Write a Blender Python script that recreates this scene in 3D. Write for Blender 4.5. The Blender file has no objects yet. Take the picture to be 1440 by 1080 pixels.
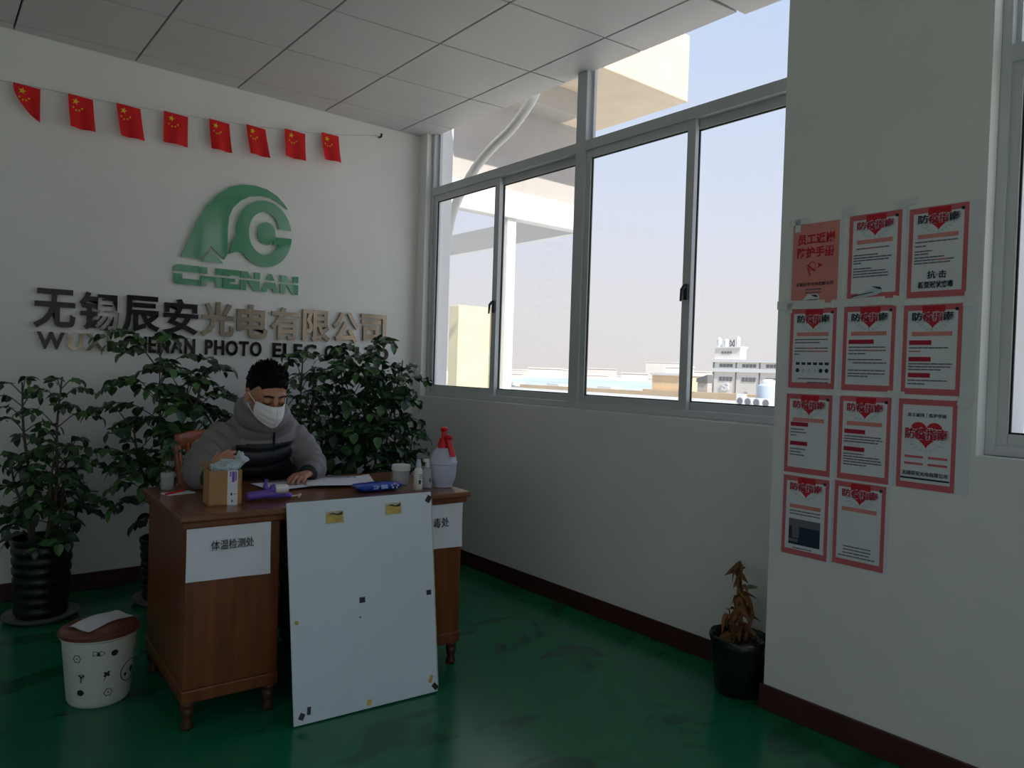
import bpy, bmesh, math, random
from mathutils import Vector, Matrix, noise
from mathutils.geometry import tessellate_polygon

S = bpy.context.scene
COL = S.collection
PI = math.pi
rnd = random.Random(7)


def lin(r, g, b):
    def c(x):
        x /= 255.0
        return x / 12.92 if x <= 0.04045 else ((x + 0.055) / 1.055) ** 2.4
    return (c(r), c(g), c(b))


# ------------------------------------------------------------------ camera
EYE = 1.36
cam = bpy.data.cameras.new('camera')
cam.sensor_width = 36.0
cam.lens = 25.777
cam.clip_start, cam.clip_end = 0.05, 3000
co = bpy.data.objects.new('camera', cam)
COL.objects.link(co)
rt, up, fw = ((0.77491, -0.63130, 0.03124), (-0.01182, 0.03494, 0.99932), (0.63196, 0.77475, -0.01961))
co.matrix_world = Matrix(((rt[0], up[0], -fw[0], 0), (rt[1], up[1], -fw[1], 0), (rt[2], up[2], -fw[2], EYE), (0, 0, 0, 1)))
S.camera = co

# ------------------------------------------------------------------ light and exposure
S.view_settings.view_transform = 'Standard'
S.view_settings.look = 'None'
S.view_settings.gamma = 1.0
S.view_settings.use_curve_mapping = False
S.view_settings.exposure = 0.05
S.cycles.max_bounces = 12
S.cycles.diffuse_bounces = 6
S.cycles.transparent_max_bounces = 24
S.cycles.sample_clamp_indirect = 6.0

W = bpy.data.worlds.new('sky')
S.world = W
W.use_nodes = True
nt = W.node_tree
nt.nodes.clear()
wo = nt.nodes.new('ShaderNodeOutputWorld')
bg = nt.nodes.new('ShaderNodeBackground')
tc = nt.nodes.new('ShaderNodeTexCoord')
sx = nt.nodes.new('ShaderNodeSeparateXYZ')
cr = nt.nodes.new('ShaderNodeValToRGB')
e = cr.color_ramp.elements
e[0].position, e[0].color = 0.0, (0.42, 0.40, 0.38, 1)
e[1].position, e[1].color = 0.485, (0.60, 0.57, 0.55, 1)
for p, c in ((0.5, (0.80, 0.765, 0.755)), (0.55, (0.79, 0.785, 0.82)), (0.61, (0.72, 0.78, 0.92)), (0.71, (0.60, 0.72, 0.95)), (0.85, (0.45, 0.60, 0.92)), (1.0, (0.36, 0.50, 0.84))):
    n = e.new(p)
    n.color = (*c, 1)
mr = nt.nodes.new('ShaderNodeMapRange')
mr.inputs[1].default_value, mr.inputs[2].default_value = -1, 1
nt.links.new(tc.outputs['Generated'], sx.inputs[0])
nt.links.new(sx.outputs['Z'], mr.inputs[0])
nt.links.new(mr.outputs[0], cr.inputs[0])
nt.links.new(cr.outputs[0], bg.inputs[0])
bg.inputs[1].default_value = 1.0
nt.links.new(bg.outputs[0], wo.inputs[0])

sun = bpy.data.lights.new('sun', 'SUN')
sun.energy = 5.8
sun.angle = 0.01
sun.color = (1.0, 0.94, 0.84)
so = bpy.data.objects.new('sun', sun)
COL.objects.link(so)
so.rotation_euler = Vector((0.22, 1.0, -0.98)).to_track_quat('-Z', 'Y').to_euler()


def portal(y0, y1, z0, z1, x):
    l = bpy.data.lights.new('window_portal', 'AREA')
    l.shape = 'RECTANGLE'
    l.size, l.size_y = abs(z1 - z0), abs(y1 - y0)
    l.cycles.is_portal = True
    o = bpy.data.objects.new('window_portal', l)
    COL.objects.link(o)
    o.location = (x, (y0 + y1) / 2, (z0 + z1) / 2)
    o.rotation_euler = (0, PI / 2, 0)
    return o


portal(1.60, 4.72, 1.14, 3.11, 3.12)
portal(-1.6, 0.90, 1.12, 3.11, 2.95)
pl = portal(-2.4, 2.5, 0.1, 2.9, 0.05)  # portal for the added front glazing
pl.location, pl.rotation_euler = (0.05, -4.72, 1.5), (PI / 2, 0, PI)
pl.data.size, pl.data.size_y = 4.9, 2.8
pl = portal(-0.8, 2.2, 0.9, 2.5, -2.66)  # portal for the added left wall window
pl.rotation_euler = (0, -PI / 2, 0)


# ------------------------------------------------------------------ materials
def mat(name, col, rough=0.6, metal=0.0, var=0.06, scale=6.0, bump=0.0, bscale=60.0, coat=0.0, spec=0.5, alpha=1.0, trans=0.0, sss=0.0, wave=None):
    m = bpy.data.materials.new(name)
    m.use_nodes = True
    t = m.node_tree
    b = t.nodes['Principled BSDF']
    b.inputs['Roughness'].default_value = rough
    b.inputs['Metallic'].default_value = metal
    b.inputs['Specular IOR Level'].default_value = spec
    b.inputs['Coat Weight'].default_value = coat
    b.inputs['Coat Roughness'].default_value = 0.06
    b.inputs['Alpha'].default_value = alpha
    b.inputs['Transmission Weight'].default_value = trans
    b.inputs['Base Color'].default_value = (*col, 1)
    tcn = t.nodes.new('ShaderNodeTexCoord')
    if var > 0:
        nz = t.nodes.new('ShaderNodeTexNoise')
        nz.inputs['Scale'].default_value = scale
        nz.inputs['Detail'].default_value = 3
        src = tcn.outputs['Object']
        if wave:
            mp = t.nodes.new('ShaderNodeMapping')
            mp.inputs['Scale'].default_value = wave
            t.links.new(src, mp.inputs[0])
            src = mp.outputs[0]
        t.links.new(src, nz.inputs['Vector'])
        r = t.nodes.new('ShaderNodeValToRGB')
        r.color_ramp.elements[0].position = 0.3
        r.color_ramp.elements[1].position = 0.7
        r.color_ramp.elements[0].color = (*[max(0, x * (1 - var)) for x in col], 1)
        r.color_ramp.elements[1].color = (*[min(1, x * (1 + var)) for x in col], 1)
        t.links.new(nz.outputs[0], r.inputs[0])
        t.links.new(r.outputs[0], b.inputs['Base Color'])
    if bump > 0:
        nb = t.nodes.new('ShaderNodeTexNoise')
        nb.inputs['Scale'].default_value = bscale
        nb.inputs['Detail'].default_value = 4
        t.links.new(tcn.outputs['Object'], nb.inputs['Vector'])
        bp = t.nodes.new('ShaderNodeBump')
        bp.inputs['Strength'].default_value = bump
        bp.inputs['Distance'].default_value = 0.01
        t.links.new(nb.outputs[0], bp.inputs['Height'])
        t.links.new(bp.outputs[0], b.inputs['Normal'])
    return m


def pane_mat(name, tint=(1, 1, 1), ior=1.5, rough=0.0):
    m = bpy.data.materials.new(name)
    m.use_nodes = True
    t = m.node_tree
    t.nodes.clear()
    o = t.nodes.new('ShaderNodeOutputMaterial')
    mx = t.nodes.new('ShaderNodeMixShader')
    lw = t.nodes.new('ShaderNodeLayerWeight')             # Schlick reflectance, the same from either side
    lw.inputs['Blend'].default_value = 0.5
    pw = t.nodes.new('ShaderNodeMath')
    pw.operation = 'POWER'
    pw.inputs[1].default_value = 5.0
    fr = t.nodes.new('ShaderNodeMath')
    fr.operation = 'MULTIPLY_ADD'
    fr.inputs[1].default_value, fr.inputs[2].default_value = 0.9, 0.04
    t.links.new(lw.outputs['Facing'], pw.inputs[0])
    t.links.new(pw.outputs[0], fr.inputs[0])
    tr = t.nodes.new('ShaderNodeBsdfTransparent')
    tr.inputs[0].default_value = (*tint, 1)
    gl = t.nodes.new('ShaderNodeBsdfGlossy')
    gl.inputs['Roughness'].default_value = rough
    t.links.new(fr.outputs[0], mx.inputs[0])
    t.links.new(tr.outputs[0], mx.inputs[1])
    t.links.new(gl.outputs[0], mx.inputs[2])
    t.links.new(mx.outputs[0], o.inputs[0])
    return m


WALL = mat('wall paint', lin(236, 236, 234), 0.85, var=0.03, scale=2.0, bump=0.05, bscale=40)
CEIL = mat('metal ceiling tile', lin(206, 204, 205), 0.5, var=0.03, scale=3)
JOINT = mat('ceiling joint', lin(34, 33, 33), 0.8, var=0)
ALU = mat('white aluminium frame', lin(200, 204, 206), 0.35, var=0.03)
SEAL = mat('black window seal', lin(25, 26, 28), 0.6, var=0)
GLASS = pane_mat('window glass')
SKIRT = mat('dark red baseboard', lin(70, 36, 32), 0.45, var=0.15, scale=5)
RED = mat('flag red', lin(226, 22, 28), 0.7, var=0.06, scale=12)
YEL = mat('flag yellow', lin(240, 200, 40), 0.6, var=0)
GREEN_SIGN = mat('green mirror acrylic', lin(84, 160, 120), 0.04, var=0, spec=0.7, coat=1.0)
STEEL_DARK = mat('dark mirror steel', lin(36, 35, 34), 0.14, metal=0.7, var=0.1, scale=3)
STEEL_REFLECT = mat('mirror steel with painted beige reflection', lin(146, 136, 120), 0.18, metal=0.8, var=0.12, scale=4)  # same mirror steel, beige reflection of the room put into its colour
WOOD = mat('varnished brown wood', lin(118, 62, 28), 0.32, var=0.35, scale=3.0, wave=(9, 9, 0.7), coat=0.25)
WOOD_TOP = mat('desk top wood', lin(116, 70, 40), 0.28, var=0.3, scale=3.0, wave=(0.7, 9, 9), coat=0.3)
WOOD_DARK = mat('dark worn wood', lin(78, 46, 26), 0.45, var=0.3, scale=3.0, wave=(9, 9, 0.8))
PAPER = mat('white paper', lin(226, 228, 236), 0.8, var=0.02)
SLEEVE = mat('plastic covered paper', lin(238, 240, 250), 0.16, var=0.03, scale=9, bump=0.08, bscale=14)
INK = mat('black ink', lin(30, 30, 38), 0.7, var=0)
FOAM = mat('white foam board', lin(222, 232, 244), 0.55, var=0.03, scale=3)
FOAM_EDGE = mat('yellowed board edge', lin(196, 188, 160), 0.7, var=0.15, scale=20)
TAPE_BLACK = mat('black tape', lin(34, 38, 48), 0.4, var=0.1)
STICKER = mat('yellow sticker', lin(206, 180, 92), 0.6, var=0.25, scale=40)
SKIN = mat('skin', lin(196, 140, 112), 0.5, var=0.08, scale=14)
HAIR = mat('black hair', lin(13, 12, 12), 0.75, var=0.3, scale=60, spec=0.15)
LASH = mat('brow hair', lin(36, 28, 26), 0.8, var=0)
MASK = mat('white mask cloth', lin(244, 242, 246), 0.85, var=0.02, bump=0.1, bscale=70)
JACKET = mat('grey nylon', lin(126, 121, 122), 0.5, var=0.08, scale=8, bump=0.25, bscale=22)
JACKET_BLACK = mat('black nylon', lin(30, 34, 40), 0.42, var=0.1, scale=8, bump=0.25, bscale=22)
TROUSER = mat('dark trousers', lin(30, 32, 38), 0.8, var=0.1)
LEAF = [mat('dark green leaf', lin(52, 84, 54), 0.34, var=0.25, scale=20), mat('mid green leaf', lin(74, 114, 62), 0.34, var=0.25, scale=20), mat('deep leaf', lin(44, 70, 52), 0.36, var=0.25, scale=20)]
BARK = mat('grey brown stem', lin(92, 84, 68), 0.8, var=0.2, scale=30)
POT_BLACK = mat('black glazed pot', lin(16, 19, 20), 0.4, var=0.2, scale=5, coat=0.12)
SOIL = mat('soil', lin(58, 46, 38), 0.95, var=0.4, scale=40, bump=0.6, bscale=80)
SAUCER = mat('grey saucer', lin(120, 122, 118), 0.5, var=0.1)
BIN = mat('white plastic bin', lin(212, 216, 208), 0.4, var=0.03)
BIN_LID = mat('brown plastic lid', lin(112, 62, 48), 0.3, var=0.15)
CARD = mat('brown cardboard', lin(178, 138, 92), 0.8, var=0.07, scale=12)
CARD_IN = mat('inner cardboard', lin(150, 112, 74), 0.85, var=0.07, scale=12)
PURPLE = mat('purple plastic', lin(112, 86, 186), 0.4, var=0.05)
WHITE_PL = mat('white plastic', lin(226, 226, 222), 0.35, var=0.02)
MILKY = mat('milky translucent plastic', lin(206, 210, 232), 0.3, var=0.03, trans=0.15)
CLEAR = mat('clear plastic', lin(226, 232, 236), 0.08, var=0, alpha=0.35, spec=0.8)
RED_PL = mat('red plastic', lin(214, 22, 40), 0.35, var=0.05)
BLUE = mat('blue foil pack', lin(26, 66, 176), 0.2, var=0.25, scale=25, bump=0.2, bscale=25)
LBLUE = mat('pale blue print', lin(150, 190, 240), 0.4, var=0)
FILM = mat('crumpled plastic bag', lin(206, 222, 228), 0.15, var=0.12, scale=30, alpha=0.75, bump=0.7, bscale=30)
PINK = mat('printed pink border', lin(206, 104, 112), 0.7, var=0.05)
PINK_L = mat('printed light pink', lin(222, 142, 136), 0.7, var=0.08, scale=9)
RED_INK = mat('printed red', lin(200, 28, 48), 0.65, var=0.1)
MAROON = mat('printed crimson', lin(176, 24, 60), 0.65, var=0.05)
GREY_INK = mat('printed grey text', lin(110, 112, 122), 0.7, var=0)
NAVY = mat('printed dark teal', lin(24, 50, 66), 0.7, var=0)
CYAN_L = mat('printed pale cyan', lin(190, 214, 220), 0.7, var=0)
TAPE = mat('clear tape', lin(244, 246, 246), 0.2, var=0.05, alpha=0.7)
DEAD = mat('dry brown leaf', lin(134, 92, 54), 0.8, var=0.35, scale=30)
BAG = mat('black plastic bag', lin(18, 21, 24), 0.22, var=0.2, scale=10, bump=0.9, bscale=16)
CONC = mat('sunlit concrete', lin(222, 206, 184), 0.9, var=0.06, scale=4)
CONC_G = mat('grey render', lin(184, 180, 176), 0.9, var=0.06, scale=2)
WHITE_EXT = mat('white exterior metal', lin(232, 234, 234), 0.4, var=0.02)
CREAM = mat('cream exterior paint', lin(236, 226, 190), 0.8, var=0.04)
TAN = mat('tan render', lin(240, 214, 176), 0.9, var=0.07, scale=0.4)
BUILD = mat('pale grey cladding', lin(232, 227, 220), 0.9, var=0.04, scale=0.2)
BUILD_D = mat('dark facade line', lin(120, 120, 120), 0.8, var=0)
WINDARK = mat('far window glass', lin(120, 122, 128), 0.3, var=0.1)
ROOF = mat('pale roof screed', lin(216, 212, 202), 0.9, var=0.04, scale=0.3)
SHED = mat('pale blue sheet roof', lin(190, 204, 218), 0.6, var=0.1, scale=0.1)
HAZEGREEN = mat('hedge green', lin(140, 148, 96), 0.9, var=0.2, scale=0.3)
CITY = mat('far city grey', lin(206, 202, 200), 0.9, var=0.15, scale=0.02)
GROUNDM = mat('town ground', lin(168, 164, 152), 0.95, var=0.15, scale=0.02)
HOSE = mat('grey white hose', lin(206, 206, 204), 0.6, var=0.05)
DARK = mat('dark metal', lin(38, 38, 42), 0.4, metal=0.3, var=0)
CHAIRW = mat('orange brown chair wood', lin(158, 82, 42), 0.35, var=0.25, scale=3, wave=(8, 8, 0.8), coat=0.2)


def floor_mat():
    m = mat('green epoxy floor', lin(20, 112, 78), 0.22, var=0.10, scale=1.4, bump=0.02, bscale=3)
    t = m.node_tree
    b = t.nodes['Principled BSDF']
    link = b.inputs['Base Color'].links[0]
    src = link.from_socket
    tcn = t.nodes.new('ShaderNodeTexCoord')
    mp = t.nodes.new('ShaderNodeMapping')
    mp.inputs['Scale'].default_value = (2.2, 3.4, 1)
    mp.inputs['Rotation'].default_value = (0, 0, 0.5)
    nz = t.nodes.new('ShaderNodeTexNoise')
    nz.inputs['Scale'].default_value = 1.15
    nz.inputs['Detail'].default_value = 4
    nz.inputs['Distortion'].default_value = 0.8
    t.links.new(tcn.outputs['Object'], mp.inputs[0])
    t.links.new(mp.outputs[0], nz.inputs['Vector'])
    r = t.nodes.new('ShaderNodeValToRGB')
    r.color_ramp.elements[0].position, r.color_ramp.elements[0].color = 0.57, (1, 1, 1, 1)
    r.color_ramp.elements[1].position, r.color_ramp.elements[1].color = 0.63, (0.62, 0.62, 0.62, 1)
    t.links.new(nz.outputs[0], r.inputs[0])
    mx = t.nodes.new('ShaderNodeMix')
    mx.data_type = 'RGBA'
    mx.blend_type = 'MULTIPLY'
    mx.inputs['Factor'].default_value = 1.0
    t.links.new(src, mx.inputs['A'])
    t.links.new(r.outputs[0], mx.inputs['B'])
    t.links.new(mx.outputs['Result'], b.inputs['Base Color'])
    return m


FLOOR = floor_mat()


# ------------------------------------------------------------------ mesh helpers
class MB:
    def __init__(self):
        self.v, self.f, self.m = [], [], []

    def add(self, verts, faces, mi=0, M=None):
        k = len(self.v)
        self.v += [tuple(M @ Vector(p)) if M else tuple(p) for p in verts]
        self.f += [tuple(i + k for i in q) for q in faces]
        self.m += [mi] * len(faces)
        return self

    def box(self, x0, y0, z0, x1, y1, z1, mi=0, M=None):
        v = [(x0, y0, z0), (x1, y0, z0), (x1, y1, z0), (x0, y1, z0), (x0, y0, z1), (x1, y0, z1), (x1, y1, z1), (x0, y1, z1)]
        return self.add(v, [(0, 3, 2, 1), (4, 5, 6, 7), (0, 1, 5, 4), (1, 2, 6, 5), (2, 3, 7, 6), (3, 0, 4, 7)], mi, M)

    def lathe(self, prof, n=32, c=(0, 0, 0), mi=0, M=None):
        v, f = [], []
        for r, z in prof:
            for i in range(n):
                a = 2 * PI * i / n
                v.append((c[0] + r * math.cos(a), c[1] + r * math.sin(a), c[2] + z))
        for j in range(len(prof) - 1):
            for i in range(n):
                k = (i + 1) % n
                f.append((j * n + i, j * n + k, j * n + n + k, j * n + n + i))
        f.append(tuple(range(n))[::-1])
        f.append(tuple((len(prof) - 1) * n + i for i in range(n)))
        return self.add(v, f, mi, M)

    def tube(self, pts, rad, n=10, mi=0, up=(0, 0, 1), M=None, closed=False):
        """rad: number, or list of numbers or (ra, rb) pairs; ra runs across UP, rb along it"""
        pts = [Vector(p) for p in pts]
        L = len(pts)
        if not isinstance(rad, (list, tuple)):
            rad = [rad] * L
        v, f = [], []
        for j, p in enumerate(pts):
            a = pts[(j - 1) % L if closed else max(j - 1, 0)]
            b = pts[(j + 1) % L if closed else min(j + 1, L - 1)]
            d = (b - a).normalized()
            u = d.cross(Vector(up))
            if u.length < 1e-3:
                u = d.cross(Vector((0.3, 1, 0.2)))
            u.normalize()
            w = u.cross(d)
            ra, rb = rad[j] if isinstance(rad[j], (list, tuple)) else (rad[j], rad[j])
            for i in range(n):
                t = 2 * PI * i / n
                v.append(p + u * ra * math.cos(t) + w * rb * math.sin(t))
        for j in range(L if closed else L - 1):
            q = (j + 1) % L
            for i in range(n):
                k = (i + 1) % n
                f.append((j * n + i, j * n + k, q * n + k, q * n + i))
        if not closed:
            f.append(tuple(range(n))[::-1])
            f.append(tuple((L - 1) * n + i for i in range(n)))
        return self.add(v, f, mi, M)

    def ball(self, c, r, n=16, m=10, mi=0, M=None):
        r = r if isinstance(r, (list, tuple)) else (r, r, r)
        v, f = [(c[0], c[1], c[2] - r[2])], []
        for j in range(1, m):
            t = -PI / 2 + PI * j / m
            for i in range(n):
                a = 2 * PI * i / n
                v.append((c[0] + r[0] * math.cos(t) * math.cos(a), c[1] + r[1] * math.cos(t) * math.sin(a), c[2] + r[2] * math.sin(t)))
        v.append((c[0], c[1], c[2] + r[2]))
        for i in range(n):
            k = (i + 1) % n
            f.append((0, 1 + k, 1 + i))
            for j in range(m - 2):
                f.append((1 + j * n + i, 1 + j * n + k, 1 + j * n + n + k, 1 + j * n + n + i))
            f.append((1 + (m - 2) * n + i, 1 + (m - 2) * n + k, len(v) - 1))
        return self.add(v, f, mi, M)

    def prism(self, poly, y0, y1, mi=0, M=None):
        """polygon in the local x-z plane pushed from y0 (front) to y1"""
        n = len(poly)
        v = [(x, y0, z) for x, z in poly] + [(x, y1, z) for x, z in poly]
        tri = tessellate_polygon([[Vector((x, z, 0)) for x, z in poly]])
        f = []
        for t in tri:
            a, b, c = [Vector((*poly[i], 0)) for i in t]
            s = (b - a).cross(c - a).z
            t = tuple(t) if s > 0 else tuple(t)[::-1]
            f.append(t)
            f.append(tuple(i + n for i in t[::-1]))
        area = sum(poly[i][0] * poly[(i + 1) % n][1] - poly[(i + 1) % n][0] * poly[i][1] for i in range(n))
        for i in range(n):
            k = (i + 1) % n
            q = (i, i + n, k + n, k)
            f.append(q if area > 0 else q[::-1])
        return self.add(v, f, mi, M)

    def rect(self, x0, z0, x1, z1, y=-0.001, t=0.0006, mi=0):
        return self.box(x0, y - t, z0, x1, y, z1, mi)

    def text(self, body, x0, z0, x1, z1, y0=-0.0012, y1=-0.0004, off=0.0, mi=0, keep=False):
        v, f = text_mesh(body, off)
        ax, bx = min(p[0] for p in v), max(p[0] for p in v)
        az, bz = min(p[1] for p in v), max(p[1] for p in v)
        sx_, sz_ = (x1 - x0) / max(bx - ax, 1e-6), (z1 - z0) / max(bz - az, 1e-6)
        ox, oz = x0, z0
        if keep:
            s = min(sx_, sz_)
            ox += ((x1 - x0) - s * (bx - ax)) / 2
            oz += ((z1 - z0) - s * (bz - az)) / 2
            sx_ = sz_ = s
        vv = [(ox + (p[0] - ax) * sx_, y0 + (0.5 - p[2]) * (y1 - y0), oz + (p[1] - az) * sz_) for p in v]
        return self.add(vv, f, mi)

    def build(self, name, mats, parent=None, smooth=False, bevel=0.0, kind=None, loc=None, auto=None, segs=2, weld=False):
        if not isinstance(mats, (list, tuple)):
            mats = [mats]
        me = bpy.data.meshes.new(name)
        me.from_pydata(self.v, [], self.f)
        for k in mats:
            me.materials.append(k)
        me.polygons.foreach_set('material_index', self.m)
        if bevel > 0 or weld:
            bm = bmesh.new()
            bm.from_mesh(me)
            if weld:
                bmesh.ops.remove_doubles(bm, verts=bm.verts, dist=1e-5)
            if bevel > 0:
                ed = [q for q in bm.edges if len(q.link_faces) == 2 and q.calc_face_angle(0) > 0.6]
                bmesh.ops.bevel(bm, geom=ed, offset=bevel, segments=segs, affect='EDGES', profile=0.5)
            bm.to_mesh(me)
            bm.free()
        if smooth:
            me.polygons.foreach_set('use_smooth', [True] * len(me.polygons))
            if auto:
                me.set_sharp_from_angle(angle=auto)
        me.update()
        return link(name, me, parent, kind, loc)


def link(name, me, parent=None, kind=None, loc=None):
    o = bpy.data.objects.new(name, me)
    COL.objects.link(o)
    if parent:
        o.parent = parent
    if kind:
        o['kind'] = kind
    if loc:
        o.location = loc
    return o


_tc = {}


def text_mesh(body, off):
    key = (body, off)
    if key not in _tc:
        c = bpy.data.curves.new('lettering', 'FONT')
        c.body, c.size, c.extrude, c.offset = body, 1.0, 0.5, off
        c.resolution_u = 3
        o = bpy.data.objects.new('lettering', c)
        COL.objects.link(o)
        me = bpy.data.meshes.new_from_object(o.evaluated_get(bpy.context.evaluated_depsgraph_get()))
        _tc[key] = ([tuple(v.co) for v in me.vertices], [tuple(p.vertices) for p in me.polygons])
        bpy.data.objects.remove(o)
        bpy.data.curves.remove(c)
        bpy.data.meshes.remove(me)
    return _tc[key]


def remesh(mb, voxel, smooth=2):
    me = bpy.data.meshes.new('body')
    me.from_pydata(mb.v, [], mb.f)
    o = bpy.data.objects.new('body', me)
    COL.objects.link(o)
    r = o.modifiers.new('r', 'REMESH')
    r.mode, r.voxel_size = 'VOXEL', voxel
    s = o.modifiers.new('s', 'SMOOTH')
    s.factor, s.iterations = 0.5, smooth
    out = bpy.data.meshes.new_from_object(o.evaluated_get(bpy.context.evaluated_depsgraph_get()))
    bpy.data.objects.remove(o)
    bpy.data.meshes.remove(me)
    out.polygons.foreach_set('use_smooth', [True] * len(out.polygons))
    return out


def thing(name, label, cat, loc=(0, 0, 0), rz=0.0, group=None):
    o = bpy.data.objects.new(name, None)
    o.empty_display_size = 0.05
    COL.objects.link(o)
    o.location, o.rotation_euler = loc, (0, 0, rz)
    return tag(o, label, cat, group)


def tag(o, label, cat, group=None):
    o['label'], o['category'] = label, cat
    if group:
        o['group'] = group
    return o


def curve(pts, n):
    """Catmull-Rom through points"""
    P = [Vector(p) for p in pts]
    P = [P[0] * 2 - P[1]] + P + [P[-1] * 2 - P[-2]]
    out = []
    for k in range(1, len(P) - 2):
        for i in range(n):
            t = i / n
            a, b, c, d = P[k - 1], P[k], P[k + 1], P[k + 2]
            out.append(0.5 * ((2 * b) + (c - a) * t + (2 * a - 5 * b + 4 * c - d) * t * t + (3 * b - a - 3 * c + d) * t ** 3))
    out.append(P[-2])
    return out


# ------------------------------------------------------------------ the room
YB, XW, XP, ZC = 4.84, 2.965, 2.73, 3.11
MB().box(-2.6, -4.9, -0.15, 3.3, 5.1, 0.0).build('floor', FLOOR, kind='structure')
MB().box(-2.6, YB, 0, 3.2, 5.06, 3.6).build('wall_back', WALL, kind='structure')
MB().box(-2.7, 2.2, 0, -2.5, YB, 3.6).box(-2.7, -0.8, 2.5, -2.5, 2.2, 3.6).box(-2.7, -0.8, 0, -2.5, 2.2, 0.9).box(-2.7, -4.9, 0, -2.5, -0.8, 3.6).build('wall_left', WALL, kind='structure')
MB().box(-2.5, -4.8, 2.9, 3.2, -4.6, 3.6).box(-2.5, -4.8, 0, -2.4, -4.6, 2.9).box(2.5, -4.8, 0, 3.2, -4.6, 2.9).build('wall_front', WALL, kind='structure')
w = MB()
w.box(XW, 1.644, 0, 3.2, YB, 1.142)                       # below the window
w.box(XW, 4.73, 1.142, 3.2, YB, 3.6)                      # stub beside the corner
w.build('wall_right', WALL, kind='structure')
w = MB()
w.box(XP, 0.905, 0, 3.2, 1.644, 3.6)
w.box(XP, -4.6, 0, 3.2, 0.905, 1.122)
w.box(XP, -4.6, 1.122, 3.2, -1.6, 3.6)
w.build('wall_pier', WALL, kind='structure')
MB().box(3.0, -4.6, 3.205, 3.09, YB, 3.6).build('beam_above_window', CONC_G, kind='structure')

c = MB().box(-2.5, -4.7, 3.134, 3.05, YB, 3.2).build('ceiling', JOINT, kind='structure')
XS = [0.393 + 0.597 * k for k in range(-4, 5)]
XS = [-2.5] + [x for x in XS if x > -2.4] + [3.05]
for k in range(-1, 17):
    for i in range(len(XS) - 1):
        x0, x1 = XS[i] + 0.0045, XS[i + 1] - 0.0045
        yr = lambda x, j: min(YB, max(-4.6, 4.53 - 0.6 * j - 0.09 * (x - 2.785)))
        p = [(x0, yr(x0, k + 1) + 0.005), (x1, yr(x1, k + 1) + 0.005), (x1, yr(x1, k) - 0.005), (x0, yr(x0, k) - 0.005)]
        if p[3][1] - p[0][1] < 0.02:
            continue
        z = [ZC] * 4
        if i == len(XS) - 2 and k == 4:                   # one tile by the window has sagged
            z = [ZC - 0.035, ZC - 0.03, ZC - 0.02, ZC - 0.012]
            p = [(q[0] + 0.012, q[1] - 0.028) for q in p]
        MB().add([(*p[j], z[j]) for j in range(4)] + [(*p[j], z[j] + 0.022) for j in range(4)],
                 [(3, 2, 1, 0), (4, 5, 6, 7), (0, 1, 5, 4), (1, 2, 6, 5), (2, 3, 7, 6), (3, 0, 4, 7)]).build('ceiling_tile', CEIL, c, bevel=0.002, segs=1)

MB().box(-2.5, YB - 0.012, 0, XW, YB, 0.10).build('baseboard_back', SKIRT, kind='structure', bevel=0.003)
MB().box(XW - 0.011, 1.644, 0, XW, YB - 0.012, 0.10).build('baseboard_right', SKIRT, kind='structure', bevel=0.003)
b = MB().box(XP - 0.014, -4.6, 0, XP, 1.658, 0.10)
b.box(XP, 1.644, 0, XW - 0.011, 1.658, 0.10)
b.build('baseboard_pier', SKIRT, kind='structure', bevel=0.003)


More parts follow.
